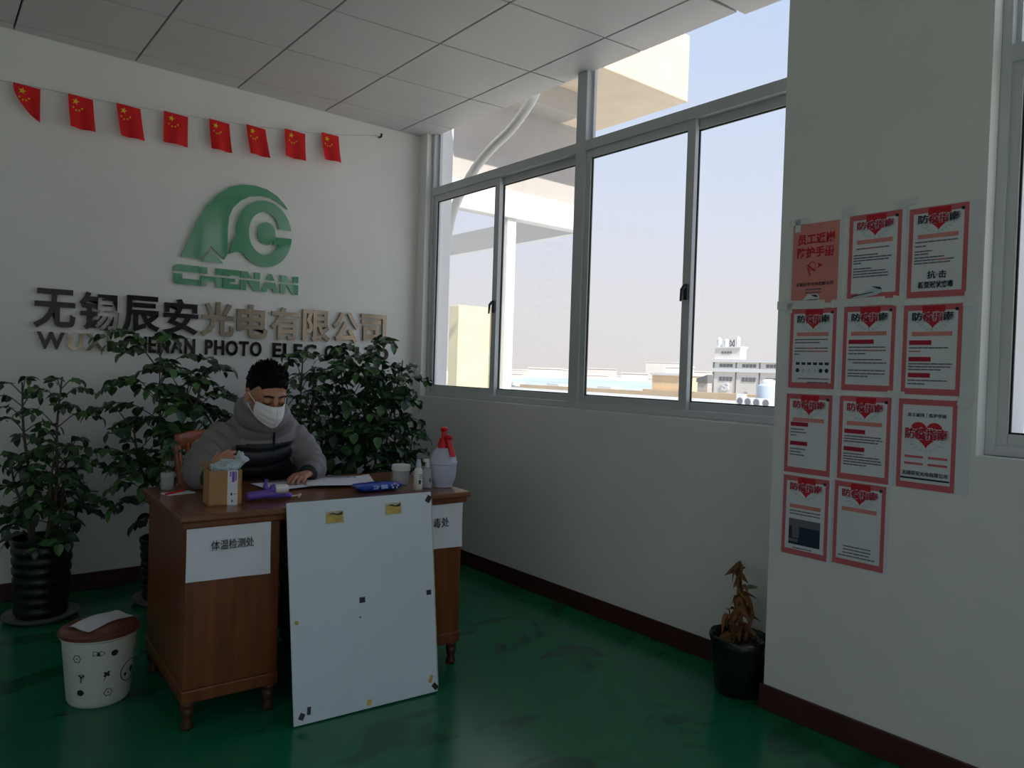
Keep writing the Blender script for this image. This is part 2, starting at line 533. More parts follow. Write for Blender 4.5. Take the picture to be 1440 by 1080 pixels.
def window(name, x, ya, yb, z0, zt, ztop, splits, latch_z, tr=0.06):
    """openings between the posts in SPLITS; transom at height ZT; frame face at x"""
    root = MB()
    d = 0.075
    root.box(x, ya, z0, x + d, yb, z0 + 0.035)
    root.box(x + 0.0015, ya, zt, x + d - 0.0015, yb, zt + tr)
    root.box(x - 0.001, ya, z0 - 0.001, x + d + 0.001, ya + 0.03, ztop)
    root.box(x - 0.001, yb - 0.03, z0 - 0.001, x + d + 0.001, yb, ztop)
    root.box(x - 0.012, ya, z0 - 0.006, x + 0.01, yb, z0)          # ledge under the frame
    for a, bb in splits[1:-1]:
        root.box(x - 0.002, a, z0 - 0.002, x + d + 0.002, bb, ztop)
    fr = root.build(name, ALU, kind='structure', bevel=0.003)
    for k in range(len(splits) - 1):
        a, bb = splits[k][1], splits[k + 1][0]
        mid = (a + bb) / 2
        for s, (p, q, xo) in enumerate(((a - 0.012, mid + 0.03, 0.045), (mid - 0.03, bb + 0.012, 0.012))):
            sw = 0.05
            sa = MB()
            za, zb = z0 + 0.03, zt + 0.004
            sa.box(x + xo, p, za, x + xo + 0.028, p + sw, zb)
            sa.box(x + xo, q - sw, za, x + xo + 0.028, q, zb)
            sa.box(x + xo, p + sw, za, x + xo + 0.028, q - sw, za + 0.045)
            sa.box(x + xo, p + sw, zb - 0.05, x + xo + 0.028, q - sw, zb)
            so_ = sa.build('sash', ALU, fr, bevel=0.002)
            MB().box(x + xo + 0.011, p + sw - 0.004, za + 0.041, x + xo + 0.016, q - sw + 0.004, zb - 0.046).build('pane', GLASS, so_)
            g = MB()
            for (u0, v0, u1, v1) in ((p + sw, za + 0.045, p + sw + 0.006, zb - 0.05), (q - sw - 0.006, za + 0.045, q - sw, zb - 0.05), (p + sw, za + 0.045, q - sw, za + 0.051), (p + sw, zb - 0.056, q - sw, zb - 0.05)):
                g.box(x + xo + 0.009, u0, v0, x + xo + 0.018, u1, v1)
            g.build('seal', SEAL, so_)
        lt = MB()
        ym = mid - 0.012
        lt.box(x - 0.004, ym - 0.012, latch_z - 0.05, x + 0.014, ym + 0.012, latch_z + 0.03)
        lt.tube([(x - 0.008, ym, latch_z + 0.02), (x - 0.026, ym + 0.004, latch_z), (x - 0.03, ym + 0.006, latch_z - 0.06)], [0.011, 0.009, 0.006], 8)
        lt.build('latch', DARK, fr, bevel=0.002)
        MB().box(x + 0.03, a - 0.004, zt + tr - 0.004, x + 0.035, bb + 0.004, ztop - 0.002).build('transom_pane', GLASS, fr)
        bd = MB()
        for u0, u1 in ((a, a + 0.02), (bb - 0.02, bb)):
            bd.box(x + 0.04, u0, zt + tr, x + 0.06, u1, ztop)
        bd.build('glazing_bead', ALU, fr)
    return fr


window('window_1', 3.012, 1.56, 4.73, 1.148, 2.648, 3.2, [(1.5, 1.60), (3.085, 3.165), (4.70, 4.8)], 1.79)
window('window_2', 2.805, -1.6, 0.905, 1.122, 2.43, 3.2, [(-1.7, -1.56), (-0.36, -0.30), (0.880, 1.0)], 1.75)

# unseen left window and glazed front, both added to brighten the room
fw_ = MB()
for y in (-0.8, 0.2, 1.2, 2.14):
    fw_.box(-2.64, y, 0.9, -2.56, y + 0.06, 2.5)
for z in (0.9, 2.0, 2.44):
    fw_.box(-2.638, -0.8, z, -2.562, 2.2, z + 0.06)
fr_ = fw_.build('window_left_added', ALU, kind='structure')
for y in (-0.74, 0.26, 1.26):
    for z0, z1 in ((0.96, 2.0), (2.06, 2.44)):
        MB().box(-2.603, y, z0, -2.597, y + 0.94, z1).build('pane', GLASS, fr_)
fw_ = MB()
for x in (-2.4, -1.2, 0.0, 1.2, 2.44):
    fw_.box(x, -4.74, 0, x + 0.06, -4.66, 2.9)
for z in (0.0, 2.1, 2.84):
    fw_.box(-2.4, -4.738, z, 2.5, -4.662, z + 0.06)
fr_ = fw_.build('window_front_added', ALU, kind='structure')
for x in (-2.34, -1.14, 0.06, 1.26):
    for z0, z1 in ((0.06, 2.1), (2.16, 2.84)):
        MB().box(x, -4.703, z0, x + 1.19, -4.697, z1).build('pane', GLASS, fr_)

# ------------------------------------------------------------------ wall sign: emblem and lettering
ARC = [(1.269, 1.994), (1.315, 2.121), (1.359, 2.225), (1.411, 2.327), (1.478, 2.412), (1.553, 2.472), (1.631, 2.502), (1.71, 2.511), (1.792, 2.5), (1.861, 2.468), (1.912, 2.424), (1.937, 2.391), (1.885, 2.424), (1.824, 2.446), (1.756, 2.449), (1.683, 2.435), (1.626, 2.4), (1.577, 2.345), (1.552, 2.282), (1.546, 2.21), (1.546, 2.102), (1.545, 2.038), (1.529, 2.008), (1.479, 2.048), (1.444, 2.083), (1.414, 2.043), (1.383, 1.992)]
TRI = [(1.388, 1.978), (1.522, 1.982), (1.441, 2.053)]
em = thing('wall_emblem', 'glossy green round emblem with letter C on the back wall', 'sign')


def arc_pts(cx, cz, rx, rz, a0, a1, n):
    return [(cx + rx * math.cos(math.radians(a0 + (a1 - a0) * i / n)), cz + rz * math.sin(math.radians(a0 + (a1 - a0) * i / n))) for i in range(n + 1)]


MB().prism(ARC, YB - 0.02, YB).build('arch', GREEN_SIGN, em)
ring = arc_pts(1.785, 2.205, 0.185, 0.218, 12, 186, 22) + [(1.572, 2.127), (1.556, 2.046), (1.619, 2.072)] + arc_pts(1.785, 2.205, 0.185, 0.218, 222, 358, 18)
ring += [(1.853, 2.193), (1.843, 2.141), (1.879, 2.142)] + arc_pts(1.785, 2.208, 0.105, 0.142, -34, -322, 26)[1:] + [(1.882, 2.249)]
MB().prism(ring, YB - 0.02, YB).build('letter_ring', GREEN_SIGN, em)
MB().prism(arc_pts(1.798, 2.209, 0.06, 0.075, 0, 345, 23), YB - 0.02, YB).build('dot', GREEN_SIGN, em)
MB().prism(TRI, YB - 0.02, YB).build('triangle', GREEN_SIGN, em)

gl = thing('green_lettering', 'green split block lettering under the round emblem on the back wall', 'sign')
# each letter: polygons in a unit cell, above (top) and below the horizontal slit at 0.60
LET = {
    'C': [[(0, .65), (0, .85), (.12, 1), (1, 1), (1, .65)], [(0, .54), (0, .12), (.12, 0), (1, 0), (1, .3), (.34, .3), (.34, .54)]],
    'H': [[(0, .65), (0, 1), (.3, 1), (.3, .65)], [(.7, .65), (.7, 1), (1, 1), (1, .65)], [(0, .54), (0, 0), (.3, 0), (.3, .28), (.7, .28), (.7, 0), (1, 0), (1, .54)]],
    'E': [[(0, .65), (0, 1), (1, 1), (1, .72), (.42, .72), (.42, .65)], [(0, .54), (0, 0), (1, 0), (1, .26), (.4, .26), (.4, .36), (.75, .36), (.75, .54)]],
    'N': [[(0, .65), (0, 1), (.35, 1), (.6, .65)], [(.72, .65), (.72, 1), (1, 1), (1, .65)], [(0, .54), (0, 0), (.3, 0), (.3, .5), (.36, .5), (.68, 0), (1, 0), (1, .54)]],
    'A': [[(.26, .65), (.42, 1), (.58, 1), (.74, .65), (.56, .65), (.5, .72), (.44, .65)], [(.23, .54), (0, 0), (.3, 0), (.36, .2), (.64, .2), (.7, 0), (1, 0), (.77, .54)]],
}
for ch, x0, x1 in (('C', 1.229, 1.378), ('H', 1.387, 1.519), ('E', 1.525, 1.627), ('N', 1.635, 1.762), ('A', 1.771, 1.893), ('N', 1.900, 2.026)):
    m = MB()
    for poly in LET[ch]:
        m.prism([(x0 + (x1 - x0) * u, 1.824 + 0.122 * v) for u, v in poly], YB - 0.015, YB)
    m.build('letter', GREEN_SIGN, gl)

cn = thing('company_name_characters', 'row of ten large dark mirror metal Chinese characters on back wall', 'sign')
dark = (0, 1, 2, 3)  # characters left without the painted beige reflection
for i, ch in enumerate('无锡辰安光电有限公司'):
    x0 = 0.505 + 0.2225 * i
    MB().text(ch, x0, 1.512, x0 + 0.204, 1.732, YB - 0.022, YB, off=0.026).build('character', STEEL_DARK if i in dark else STEEL_REFLECT, cn)
en = thing('company_name_letters', 'row of smaller black capital letters below the Chinese characters', 'sign')
for word, x0, x1 in (('WUXI', 0.525, 0.893), ('CHENAN', 0.955, 1.365), ('PHOTO', 1.425, 1.785), ('ELEC', 1.86, 2.17), ('CO.,', 2.235, 2.435), ('LTD', 2.475, 2.74)):
    sz = [text_mesh(ch, 0.03)[0] for ch in word]
    wd = [max(p[0] for p in v) - min(p[0] for p in v) for v in sz]
    ht = [(min(p[1] for p in v), max(p[1] for p in v)) for v in sz]
    gap = 0.11
    k = (x1 - x0) / (sum(wd) + gap * (len(word) - 1))
    x = x0
    base, capz = 1.398, 0.096 / 0.74
    for ch, a, (h0, h1) in zip(word, wd, ht):
        MB().text(ch, x, base + h0 * capz, x + a * k, base + h1 * capz, YB - 0.015, YB, off=0.03).build('letter', STEEL_REFLECT if ch in 'UXI' and word == 'WUXI' else STEEL_DARK, en)  # beige reflection painted on a few letters of the first word
        x += (a + gap) * k

# hook on the wall and the string of flags
tag(MB().tube([(2.62, YB, 3.03), (2.62, YB - 0.03, 3.03), (2.62, YB - 0.035, 3.05)], 0.008, 8).build('wall_hook', DARK, smooth=True), 'small dark metal hook high on the back wall near the corner', 'hook')
FL = [(0.395, 0.518, 2.822), (0.649, 0.772, 2.829), (0.891, 1.019, 2.838), (1.148, 1.286, 2.855), (1.412, 1.535, 2.871), (1.642, 1.767, 2.89), (1.897, 2.04, 2.922), (2.158, 2.285, 2.955)]
st = [(0.05, YB - 0.02, 2.81)] + [((a + b) / 2, YB - 0.032, z) for a, b, z in FL] + [(2.62, YB - 0.03, 3.035)]
tag(MB().tube(curve(st, 4), 0.0022, 5).build('flag_string', ALU, smooth=True), 'thin pale string carrying the red flags across the back wall', 'string')


def star(cx, cz, r, rot):
    return [(cx + (r if k % 2 == 0 else r * 0.4) * math.sin(rot + k * PI / 5), cz + (r if k % 2 == 0 else r * 0.4) * math.cos(rot + k * PI / 5)) for k in range(10)]


place = ('first from the left, lower corner torn', 'second from the left', 'third from the left', 'fourth from the left', 'fourth from the right', 'third from the right', 'second from the right', 'first from the right')
for i, (a, b, z) in enumerate(FL):
    f = thing('national_flag', 'small red flag with yellow stars on the string, ' + place[i], 'flag', ((a + b) / 2, YB - 0.034, z), 0, 'red flags on the string')
    wd, ht = b - a, 0.19
    n, mrows = 8, 10
    ph = i * 1.3

    def bend(u, v):
        return -0.012 * v - 0.010 * math.sin(2.4 * u * PI + ph) * v - 0.03 * v * v * (0.4 + 0.6 * ((i * 37) % 10) / 10)

    m = MB()
    vs, fs = [], []
    for s in (0, 1):
        for j in range(mrows + 1):
            for k in range(n + 1):
                u, v = k / n, j / mrows
                um = u
                if i == 0:
                    lim = max(0.0, (v - 0.1)) ** 1.7 * 1.12
                    um = min(lim + (1 - lim) * u, 1.0)
                vs.append(((um - 0.5) * wd + 0.012 * v * (i % 3 - 0.2), bend(um, v) + s * 0.0012, -v * ht - 0.006 * u * (1 if i < 7 else 0)))
    N = (n + 1) * (mrows + 1)
    for j in range(mrows):
        for k in range(n):
            q = (j * (n + 1) + k, (j + 1) * (n + 1) + k, (j + 1) * (n + 1) + k + 1, j * (n + 1) + k + 1)
            fs.append(q)
            fs.append(tuple(x + N for x in q[::-1]))
    m.add(vs, fs)
    m.build('cloth', RED, f, smooth=True)
    for cu, cv, r in ((0.30, 0.20, 0.019), (0.20, 0.39, 0.007), (0.32, 0.46, 0.007), (0.45, 0.45, 0.007), (0.56, 0.38, 0.007)):
        s = MB()
        pts = star(0, 0, r, 0.2)
        uc = cu if i else cu + 0.02
        yy = bend(uc, cv) - 0.003
        s.prism([((uc - 0.5) * wd + x, -cv * ht + zz) for x, zz in pts], yy - 0.0016, yy + 0.001)
        s.build('star', YEL, f)

# ------------------------------------------------------------------ desk
DX, DY, DT, DW, DD, DZ = 0.740, 2.761, -0.0431, 1.247, 0.71, 0.797
DM = Matrix.Translation((DX, DY, 0)) @ Matrix.Rotation(DT, 4, 'Z')
desk = thing('office_desk', 'brown varnished wooden pedestal desk with moulded top edge', 'desk', (DX, DY, 0), DT)
m = MB().box(0, 0, DZ - 0.026, DW, DD, DZ)
m.build('desk_top', WOOD_TOP, desk, bevel=0.006)
MB().box(0.012, 0.012, DZ - 0.052, DW - 0.012, DD - 0.012, DZ - 0.026).build('top_moulding', WOOD, desk, bevel=0.006)
for k, (u0, u1) in enumerate(((0.028, 0.375), (0.845, DW - 0.028))):
    m = MB().box(u0, 0.028, 0.15, u1, DD - 0.028, DZ - 0.052)
    p = m.build('pedestal', WOOD, desk, bevel=0.003)
    MB().box(u0 - 0.004, 0.022, 0.10, u1 + 0.004, DD - 0.022, 0.15).build('plinth_rail', WOOD, p, bevel=0.006)
    MB().box(u0 + 0.02, DD - 0.029, 0.20, u1 - 0.02, DD - 0.018, 0.46).build('drawer_front', WOOD, p, bevel=0.003)
    MB().box(u0 + 0.02, DD - 0.029, 0.48, u1 - 0.02, DD - 0.018, 0.72).build('drawer_front', WOOD, p, bevel=0.003)
    for a in (u0 + 0.024, u1 - 0.024):
        for b in (0.05, DD - 0.05):
            MB().lathe([(0.02, 0.0), (0.024, 0.012), (0.015, 0.03), (0.02, 0.05), (0.026, 0.07), (0.018, 0.078), (0.026, 0.086), (0.028, 0.105)], 14, (a, b, 0)).build('leg', WOOD_DARK, desk, smooth=True)
MB().box(0.375, DD - 0.20, 0.62, 0.845, DD - 0.03, DZ - 0.052).build('centre_drawer', WOOD, desk, bevel=0.003)


def D(u, v, z=DZ):
    return DM @ Vector((u, v, z))


def sheet(name, u0, u1, z0, z1, body, tx, label):
    o = thing(name, label, 'sign', D(u0, 0.0245, z0), DT)
    wd, ht = u1 - u0, z1 - z0
    m = MB()
    vs, fs = [], []
    n = 10
    for s in (0, 1):
        for j in range(n + 1):
            for k in range(n + 1):
                u, v = k / n, j / n
                vs.append((u * wd, -0.0035 - 0.003 * math.sin(u * 5 + v * 3) ** 2 - 0.006 * (1 - v) * u * u + s * 0.001, v * ht - 0.006 * u))
    N = (n + 1) ** 2
    for j in range(n):
        for k in range(n):
            q = (j * (n + 1) + k, j * (n + 1) + k + 1, (j + 1) * (n + 1) + k + 1, (j + 1) * (n + 1) + k)
            fs += [q, tuple(x + N for x in q[::-1])]
    m.add(vs, fs).build('sheet', SLEEVE, o, smooth=True)
    MB().text(body, *tx, -0.0125, -0.0105, off=-0.004).build('lettering', INK, o)
    return o


sheet('paper_sign', 0.030, 0.335, 0.550, 0.765, '体温检测处', (0.085, 0.108, 0.24, 0.145), 'white plastic covered paper sign on the left desk pedestal')
sheet('paper_sign', 0.915, 1.215, 0.550, 0.765, '手部消毒处', (0.022, 0.092, 0.226, 0.136), 'white paper sign half hidden behind the leaning board, on right pedestal')

# ------------------------------------------------------------------ leaning board
b0, b1 = Vector((1.111, 2.588, 0.004)), Vector((1.712, 2.533, 0.004))
t0, t1 = Vector((1.119, 2.738, 0.815)), Vector((1.744, 2.707, 0.806))
bu = (b1 - b0).normalized()
bv = (t0 - b0).normalized()
bn = bu.cross(bv).normalized()
BM = Matrix(((bu.x, -bn.x, bv.x, b0.x), (bu.y, -bn.y, bv.y, b0.y), (bu.z, -bn.z, bv.z, b0.z), (0, 0, 0, 1)))
bd = thing('foam_board', 'large white board leaning against the front of the desk', 'board')
bd.matrix_world = BM
BWD, BHT = (b1 - b0).length, (t0 - b0).length
MB().add([(0, -0.008, 0), (BWD, -0.008, 0), (BWD + 0.022, -0.008, BHT), (0, -0.008, BHT), (0, 0.0, 0), (BWD, 0.0, 0), (BWD + 0.022, 0.0, BHT), (0, 0.0, BHT)],
         [(0, 1, 2, 3), (4, 7, 6, 5), (0, 4, 5, 1), (1, 5, 6, 2), (2, 6, 7, 3), (3, 7, 4, 0)]).build('panel', FOAM, bd, bevel=0.001, segs=1)
MB().box(BWD, -0.0085, 0.03, BWD + 0.004, 0.0005, BHT - 0.01, M=Matrix.Rotation(0.026, 4, 'Y')).build('edge_tape', FOAM_EDGE, bd)


def patch(u, v, wd, ht, mt, rot=0.0, name='black_tape'):
    Mx = Matrix.Translation((u, -0.0085, v)) @ Matrix.Rotation(rot, 4, 'Y')
    MB().box(-wd / 2, -0.0012, -ht / 2, wd / 2, 0.0004, ht / 2, M=Mx).build(name, mt, bd)


patch(0.290, 0.418, 0.024, 0.022, TAPE_BLACK)
patch(0.588, 0.405, 0.022, 0.020, TAPE_BLACK)
patch(0.612, 0.795, 0.022, 0.030, TAPE_BLACK, 0.6)
patch(0.592, 0.022, 0.020, 0.028, TAPE_BLACK, -0.7)
patch(0.030, 0.030, 0.020, 0.024, TAPE_BLACK, 0.5)
patch(0.058, 0.045, 0.014, 0.028, TAPE_BLACK, 0.1)
patch(0.278, 0.352, 0.006, 0.006, TAPE_BLACK)
for u, v in ((0.190, 0.755), (0.445, 0.768)):
    patch(u, v, 0.074, 0.048, FOAM_EDGE, 0, 'yellow_sticker')
    Mx = Matrix.Translation((u, -0.0100, v - 0.004))
    MB().box(-0.032, -0.0008, -0.016, 0.032, 0.0004, 0.018, M=Mx).build('sticker_face', STICKER, bd)
    MB().prism([(u - 0.03, v + 0.012), (u - 0.01, v + 0.018), (u + 0.012, v + 0.012), (u + 0.032, v + 0.02), (u + 0.032, v + 0.008), (u + 0.015, v + 0.006), (u - 0.01, v + 0.012)], -0.0116, -0.0106).build('torn_edge', TAPE_BLACK, bd)
patch(0.30, 0.022, 0.018, 0.022, STICKER, 0.2, 'glue_mark')
patch(0.575, 0.055, 0.016, 0.03, STICKER, 0.4, 'glue_mark')
patch(0.022, 0.372, 0.014, 0.014, STICKER, 0.4, 'glue_mark')

# ------------------------------------------------------------------ things on the desk
bx = thing('cardboard_box', 'small open cardboard carton on the left of the desk', 'box', D(0.202, 0.205), DT - 0.10)
BW, BD_, BH = 0.125, 0.12, 0.135
m = MB()
for a in ((-BW / 2, -BD_ / 2, BW / 2, -BD_ / 2 + 0.004), (-BW / 2, BD_ / 2 - 0.004, BW / 2, BD_ / 2), (-BW / 2, -BD_ / 2, -BW / 2 + 0.004, BD_ / 2), (BW / 2 - 0.004, -BD_ / 2, BW / 2, BD_ / 2)):
    m.box(a[0], a[1], 0, a[2], a[3], BH)
m.box(-BW / 2, -BD_ / 2, 0, BW / 2, BD_ / 2, 0.004)
m.build('carton', CARD, bx)
MB().box(0.008, -BD_ / 2 - 0.001, 0.0, 0.046, -BD_ / 2, BH).build('white_label', PAPER, bx)
m = MB()
m.box(0.024, -BD_ / 2 - 0.0018, 0.09, 0.034, -BD_ / 2 - 0.0008, 0.131)
m.box(0.036, -BD_ / 2 - 0.0018, 0.096, 0.041, -BD_ / 2 - 0.0008, 0.131)
m.box(0.016, -BD_ / 2 - 0.0018, 0.112, 0.021, -BD_ / 2 - 0.0008, 0.131)
m.build('violet_print', PURPLE, bx)
m = MB()
m.box(0.020, -BD_ / 2 - 0.0018, 0.038, 0.026, -BD_ / 2 - 0.0008, 0.048)
m.box(0.030, -BD_ / 2 - 0.0018, 0.042, 0.040, -BD_ / 2 - 0.0008, 0.044)
m.box(0.024, -BD_ / 2 - 0.0018, 0.012, 0.028, -BD_ / 2 - 0.0008, 0.022)
m.build('black_print', INK, bx)
m = MB().add([(-BW / 2, BD_ / 2 - 0.002, BH), (BW / 2, BD_ / 2 - 0.002, BH), (BW / 2, BD_ / 2 + 0.05, BH + 0.015), (-BW / 2, BD_ / 2 + 0.05, BH + 0.015), (-BW / 2, BD_ / 2 + 0.001, BH - 0.003), (BW / 2, BD_ / 2 + 0.001, BH - 0.003), (BW / 2, BD_ / 2 + 0.052, BH + 0.012), (-BW / 2, BD_ / 2 + 0.052, BH + 0.012)],
             [(0, 1, 2, 3), (7, 6, 5, 4), (0, 4, 5, 1), (1, 5, 6, 2), (2, 6, 7, 3), (3, 7, 4, 0)])
m.build('flap', CARD_IN, bx)

bagp = MB()
bagp.ball((0, 0, 0), (0.054, 0.048, 0.036), 34, 24)
bagp.tube([(0.0, 0, 0.015), (0.04, -0.005, 0.028), (0.055, -0.006, 0.036), (0.066, -0.006, 0.046), (0.076, -0.006, 0.058)], [0.03, 0.022, 0.018, 0.022, 0.026], 20)
v2 = []
for p in bagp.v:
    q = Vector(p)
    v2.append(tuple(q + noise.noise_vector(q * 38) * 0.018 + noise.noise_vector(q * 85) * 0.010))
bagp.v = v2
o = bagp.build('plastic_bag', FILM)
o.location = D(0.206, 0.210, DZ + 0.126)
tag(o, 'crumpled clear plastic bag bulging out of the open carton', 'bag')

# infrared thermometer: purple body with a white barrel
tg = thing('thermometer_gun', 'purple handheld thermometer with white barrel lying on the desk', 'thermometer', D(0.385, 0.185), DT)
MB().tube(curve([(-0.095, 0.01, 0.018), (-0.05, 0.0, 0.024), (0.0, -0.012, 0.028), (0.045, -0.006, 0.02), (0.09, -0.004, 0.012)], 5), [(0.016, 0.012)] + [(0.024, 0.017)] * 8 + [(0.022, 0.02)] * 5 + [(0.014, 0.012)] * 6 + [(0.006, 0.006)], 16).build('body', PURPLE, tg, smooth=True)
MB().tube([(0.012, -0.015, 0.045), (0.016, -0.015, 0.045), (0.062, -0.018, 0.044), (0.066, -0.018, 0.044)], [0.017, 0.020, 0.019, 0.016], 18).build('barrel', WHITE_PL, tg, smooth=True, auto=0.7)
MB().tube([(-0.004, -0.013, 0.045), (0.012, -0.015, 0.045)], [0.017, 0.022], 18).build('barrel_ring', PURPLE, tg, smooth=True, auto=0.7)
MB().tube([(-0.012, -0.008, 0.03), (-0.02, 0.0, 0.06), (-0.014, 0.004, 0.085)], [0.012, 0.010, 0.007], 10).build('trigger_grip', PURPLE, tg, smooth=True)
MB().tube(curve([(0.05, -0.01, 0.012), (0.10, -0.015, 0.012), (0.118, -0.028, 0.02), (0.105, -0.035, 0.008)], 4), 0.003, 6).build('wrist_cord', WHITE_PL, tg, smooth=True)


def paper_sheet(cu, cv, wd, ht, rot, lift, label, seed):
    r = random.Random(seed)
    m = MB()
    n = 8
    vs, fs = [], []
    a, bq = r.uniform(0, 6), r.uniform(0, 6)
    for s in (1, 0):
        for j in range(n + 1):
            for k in range(n + 1):
                u, v = k / n - 0.5, j / n - 0.5
                z = lift + 0.004 * (1 + math.sin(3 * u + a) * math.sin(2.5 * v + bq)) + 0.018 * max(0, u - 0.25) ** 2 * 8
                vs.append((u * wd, v * ht, z + s * 0.0008))
    N = (n + 1) ** 2
    for j in range(n):
        for k in range(n):
            q = (j * (n + 1) + k, j * (n + 1) + k + 1, (j + 1) * (n + 1) + k + 1, (j + 1) * (n + 1) + k)
            fs += [q, tuple(x + N for x in q[::-1])]
    m.add(vs, fs)
    o = thing('paper_sheet', label, 'paper', D(cu, cv), DT + rot, 'sheets spread on the desk')
    m.build('page', PAPER, o, smooth=True)
    g = MB()
    for k in range(5):
        yy = ht * (0.36 - 0.04 * k)
        g.box(-wd * 0.3, yy, lift + 0.0115, wd * (0.28 - 0.1 * (k % 2)), yy + 0.003, lift + 0.0122)
    g.build('printed_lines', GREY_INK, o)
    return o


paper_sheet(0.60, 0.50, 0.31, 0.24, 0.12, 0.0, 'white sheet lying under the seated man\'s hand', 3)
paper_sheet(0.80, 0.45, 0.30, 0.26, -0.35, 0.009, 'white sheet with a raised corner behind the blue wipes pack', 5)

# blue wipes pack
wp = thing('wipes_pack', 'blue shiny foil pack of wet wipes on the desk', 'pack', D(0.875, 0.205), DT + 0.03)
m = MB()
vs, fs = [], []
nu, nv = 24, 14
for j in range(nu + 1):
    u = j / nu * 2 - 1
    endf = max(0.0, 1 - abs(u) ** 5) ** 0.6
    for k in range(nv):
        a = 2 * PI * k / nv
        wdt = 0.045 * (0.72 + 0.28 * endf)
        hh = 0.017 * endf + 0.001
        p = Vector((u * 0.115, wdt * math.copysign(abs(math.cos(a)) ** 0.6, math.cos(a)), 0.0185 + hh * math.copysign(abs(math.sin(a)) ** 0.7, math.sin(a)) + 0.006 * (abs(u) ** 6)))
        vs.append(p + noise.noise_vector(p * 45) * 0.003)
for j in range(nu):
    for k in range(nv):
        q = (k + 1) % nv
        fs.append((j * nv + k, j * nv + q, (j + 1) * nv + q, (j + 1) * nv + k))
fs += [tuple(range(nv)), tuple(nu * nv + k for k in range(nv))[::-1]]
m.add(vs, fs).build('pouch', BLUE, wp, smooth=True)
Mx = Matrix.Translation((0, -0.046, 0.022)) @ Matrix.Rotation(-0.45, 4, 'X')
for body, a in (('ZIP', (-0.045, -0.008, -0.012, 0.008)),):
    t = MB().text(body, *a, -0.002, 0.002, off=0.02)
    t.v = [tuple(Mx @ Vector(p)) for p in t.v]
    t.build('lettering', LBLUE, wp)
t = MB()
t.box(-0.004, -0.002, -0.009, 0.028, 0.002, 0.009, M=Mx)
t.build('pale_panel', LBLUE, wp)
t = MB()
for k in range(5):
    t.prism(star(0.065 + 0.016 * math.sin(k * 1.3), 0.009 * math.cos(k * 1.3), 0.006, k), -0.002, 0.002, M=Mx)
t.build('white_print', WHITE_PL, wp)

# bottles
o = thing('spray_bottle', 'small white spray bottle with printed label near the desk edge', 'bottle', D(1.045, 0.135))
MB().lathe([(0.018, 0), (0.0205, 0.004), (0.0205, 0.085), (0.017, 0.097), (0.011, 0.102), (0.011, 0.106)], 24).build('body', WHITE_PL, o, smooth=True, auto=0.7)
MB().lathe([(0.0125, 0.104), (0.0125, 0.122), (0.010, 0.124), (0.009, 0.137), (0.0085, 0.14)], 20).build('cap', MILKY, o, smooth=True, auto=0.7)
m = MB()
for k, (a, bq) in enumerate(((0.070, 0.073), (0.063, 0.0655), (0.056, 0.058), (0.03, 0.048))):
    for s in range(6 if k < 3 else 3):
        t = -1.9 + 0.16 * s
        m.box(-0.0018, -0.0007, a, 0.0018, 0.0004, bq, M=Matrix.Rotation(t + PI / 2, 4, 'Z') @ Matrix.Translation((0, -0.0206, 0)))
m.build('label_print', NAVY, o)
o = thing('spray_bottle', 'small clear spray bottle beside the large red topped sprayer', 'bottle', D(1.110, 0.165))
MB().lathe([(0.021, 0), (0.0235, 0.004), (0.0235, 0.075), (0.019, 0.09), (0.011, 0.097), (0.011, 0.10)], 24).build('body', CLEAR, o, smooth=True, auto=0.7)
MB().lathe([(0.019, 0.004), (0.020, 0.01), (0.020, 0.045)], 20).build('liquid', MILKY, o, smooth=True, auto=0.7)
MB().lathe([(0.0125, 0.098), (0.0125, 0.114), (0.008, 0.117), (0.008, 0.13)], 18).build('pump', WHITE_PL, o, smooth=True, auto=0.7)
MB().box(-0.024, -0.007, 0.122, 0.007, 0.007, 0.136).build('nozzle', WHITE_PL, o, bevel=0.003)
m = MB().box(-0.003, -0.0246, 0.03, 0.003, -0.0234, 0.048)
m.build('label_print', INK, o)
o = thing('glass_jar', 'clear straight sided jar behind the white spray bottle', 'jar', D(1.045, 0.30))
MB().lathe([(0.040, 0), (0.042, 0.003), (0.042, 0.088), (0.038, 0.092), (0.037, 0.088), (0.037, 0.006)], 28).build('body', CLEAR, o, smooth=True, auto=0.7)
MB().lathe([(0.0425, 0.07), (0.044, 0.07), (0.044, 0.094), (0.0425, 0.096)], 28).build('lid_band', WHITE_PL, o, smooth=True, auto=0.7)

sp = thing('pump_sprayer', 'large milky plastic sprayer with red pump head at the desk corner', 'sprayer', D(1.195, 0.165), DT)
MB().lathe([(0.042, 0), (0.046, 0.003), (0.045, 0.012), (0.050, 0.02), (0.060, 0.048), (0.0625, 0.09), (0.0625, 0.107), (0.067, 0.110), (0.067, 0.121), (0.063, 0.124), (0.061, 0.14), (0.050, 0.168), (0.036, 0.183), (0.026, 0.186)], 40).build('tank', MILKY, sp, smooth=True, auto=0.9)
MB().lathe([(0.029, 0.183), (0.029, 0.203), (0.024, 0.212), (0.020, 0.232), (0.012, 0.238), (0.011, 0.262)], 24).build('pump_collar', RED_PL, sp, smooth=True, auto=0.7)
MB().tube([(0, 0, 0.236), (0, 0, 0.266)], [0.0095, 0.0095], 12).build('plunger_rod', RED_PL, sp, smooth=True, auto=0.7)
MB().lathe([(0.015, 0.262), (0.017, 0.266), (0.017, 0.278), (0.012, 0.283)], 20).build('plunger_knob', RED_PL, sp, smooth=True, auto=0.7)
MB().tube([(0.0, -0.008, 0.226), (0.004, -0.032, 0.238), (0.006, -0.055, 0.236)], [0.013, 0.012, 0.010], 14).build('spray_nozzle', RED_PL, sp, smooth=True)
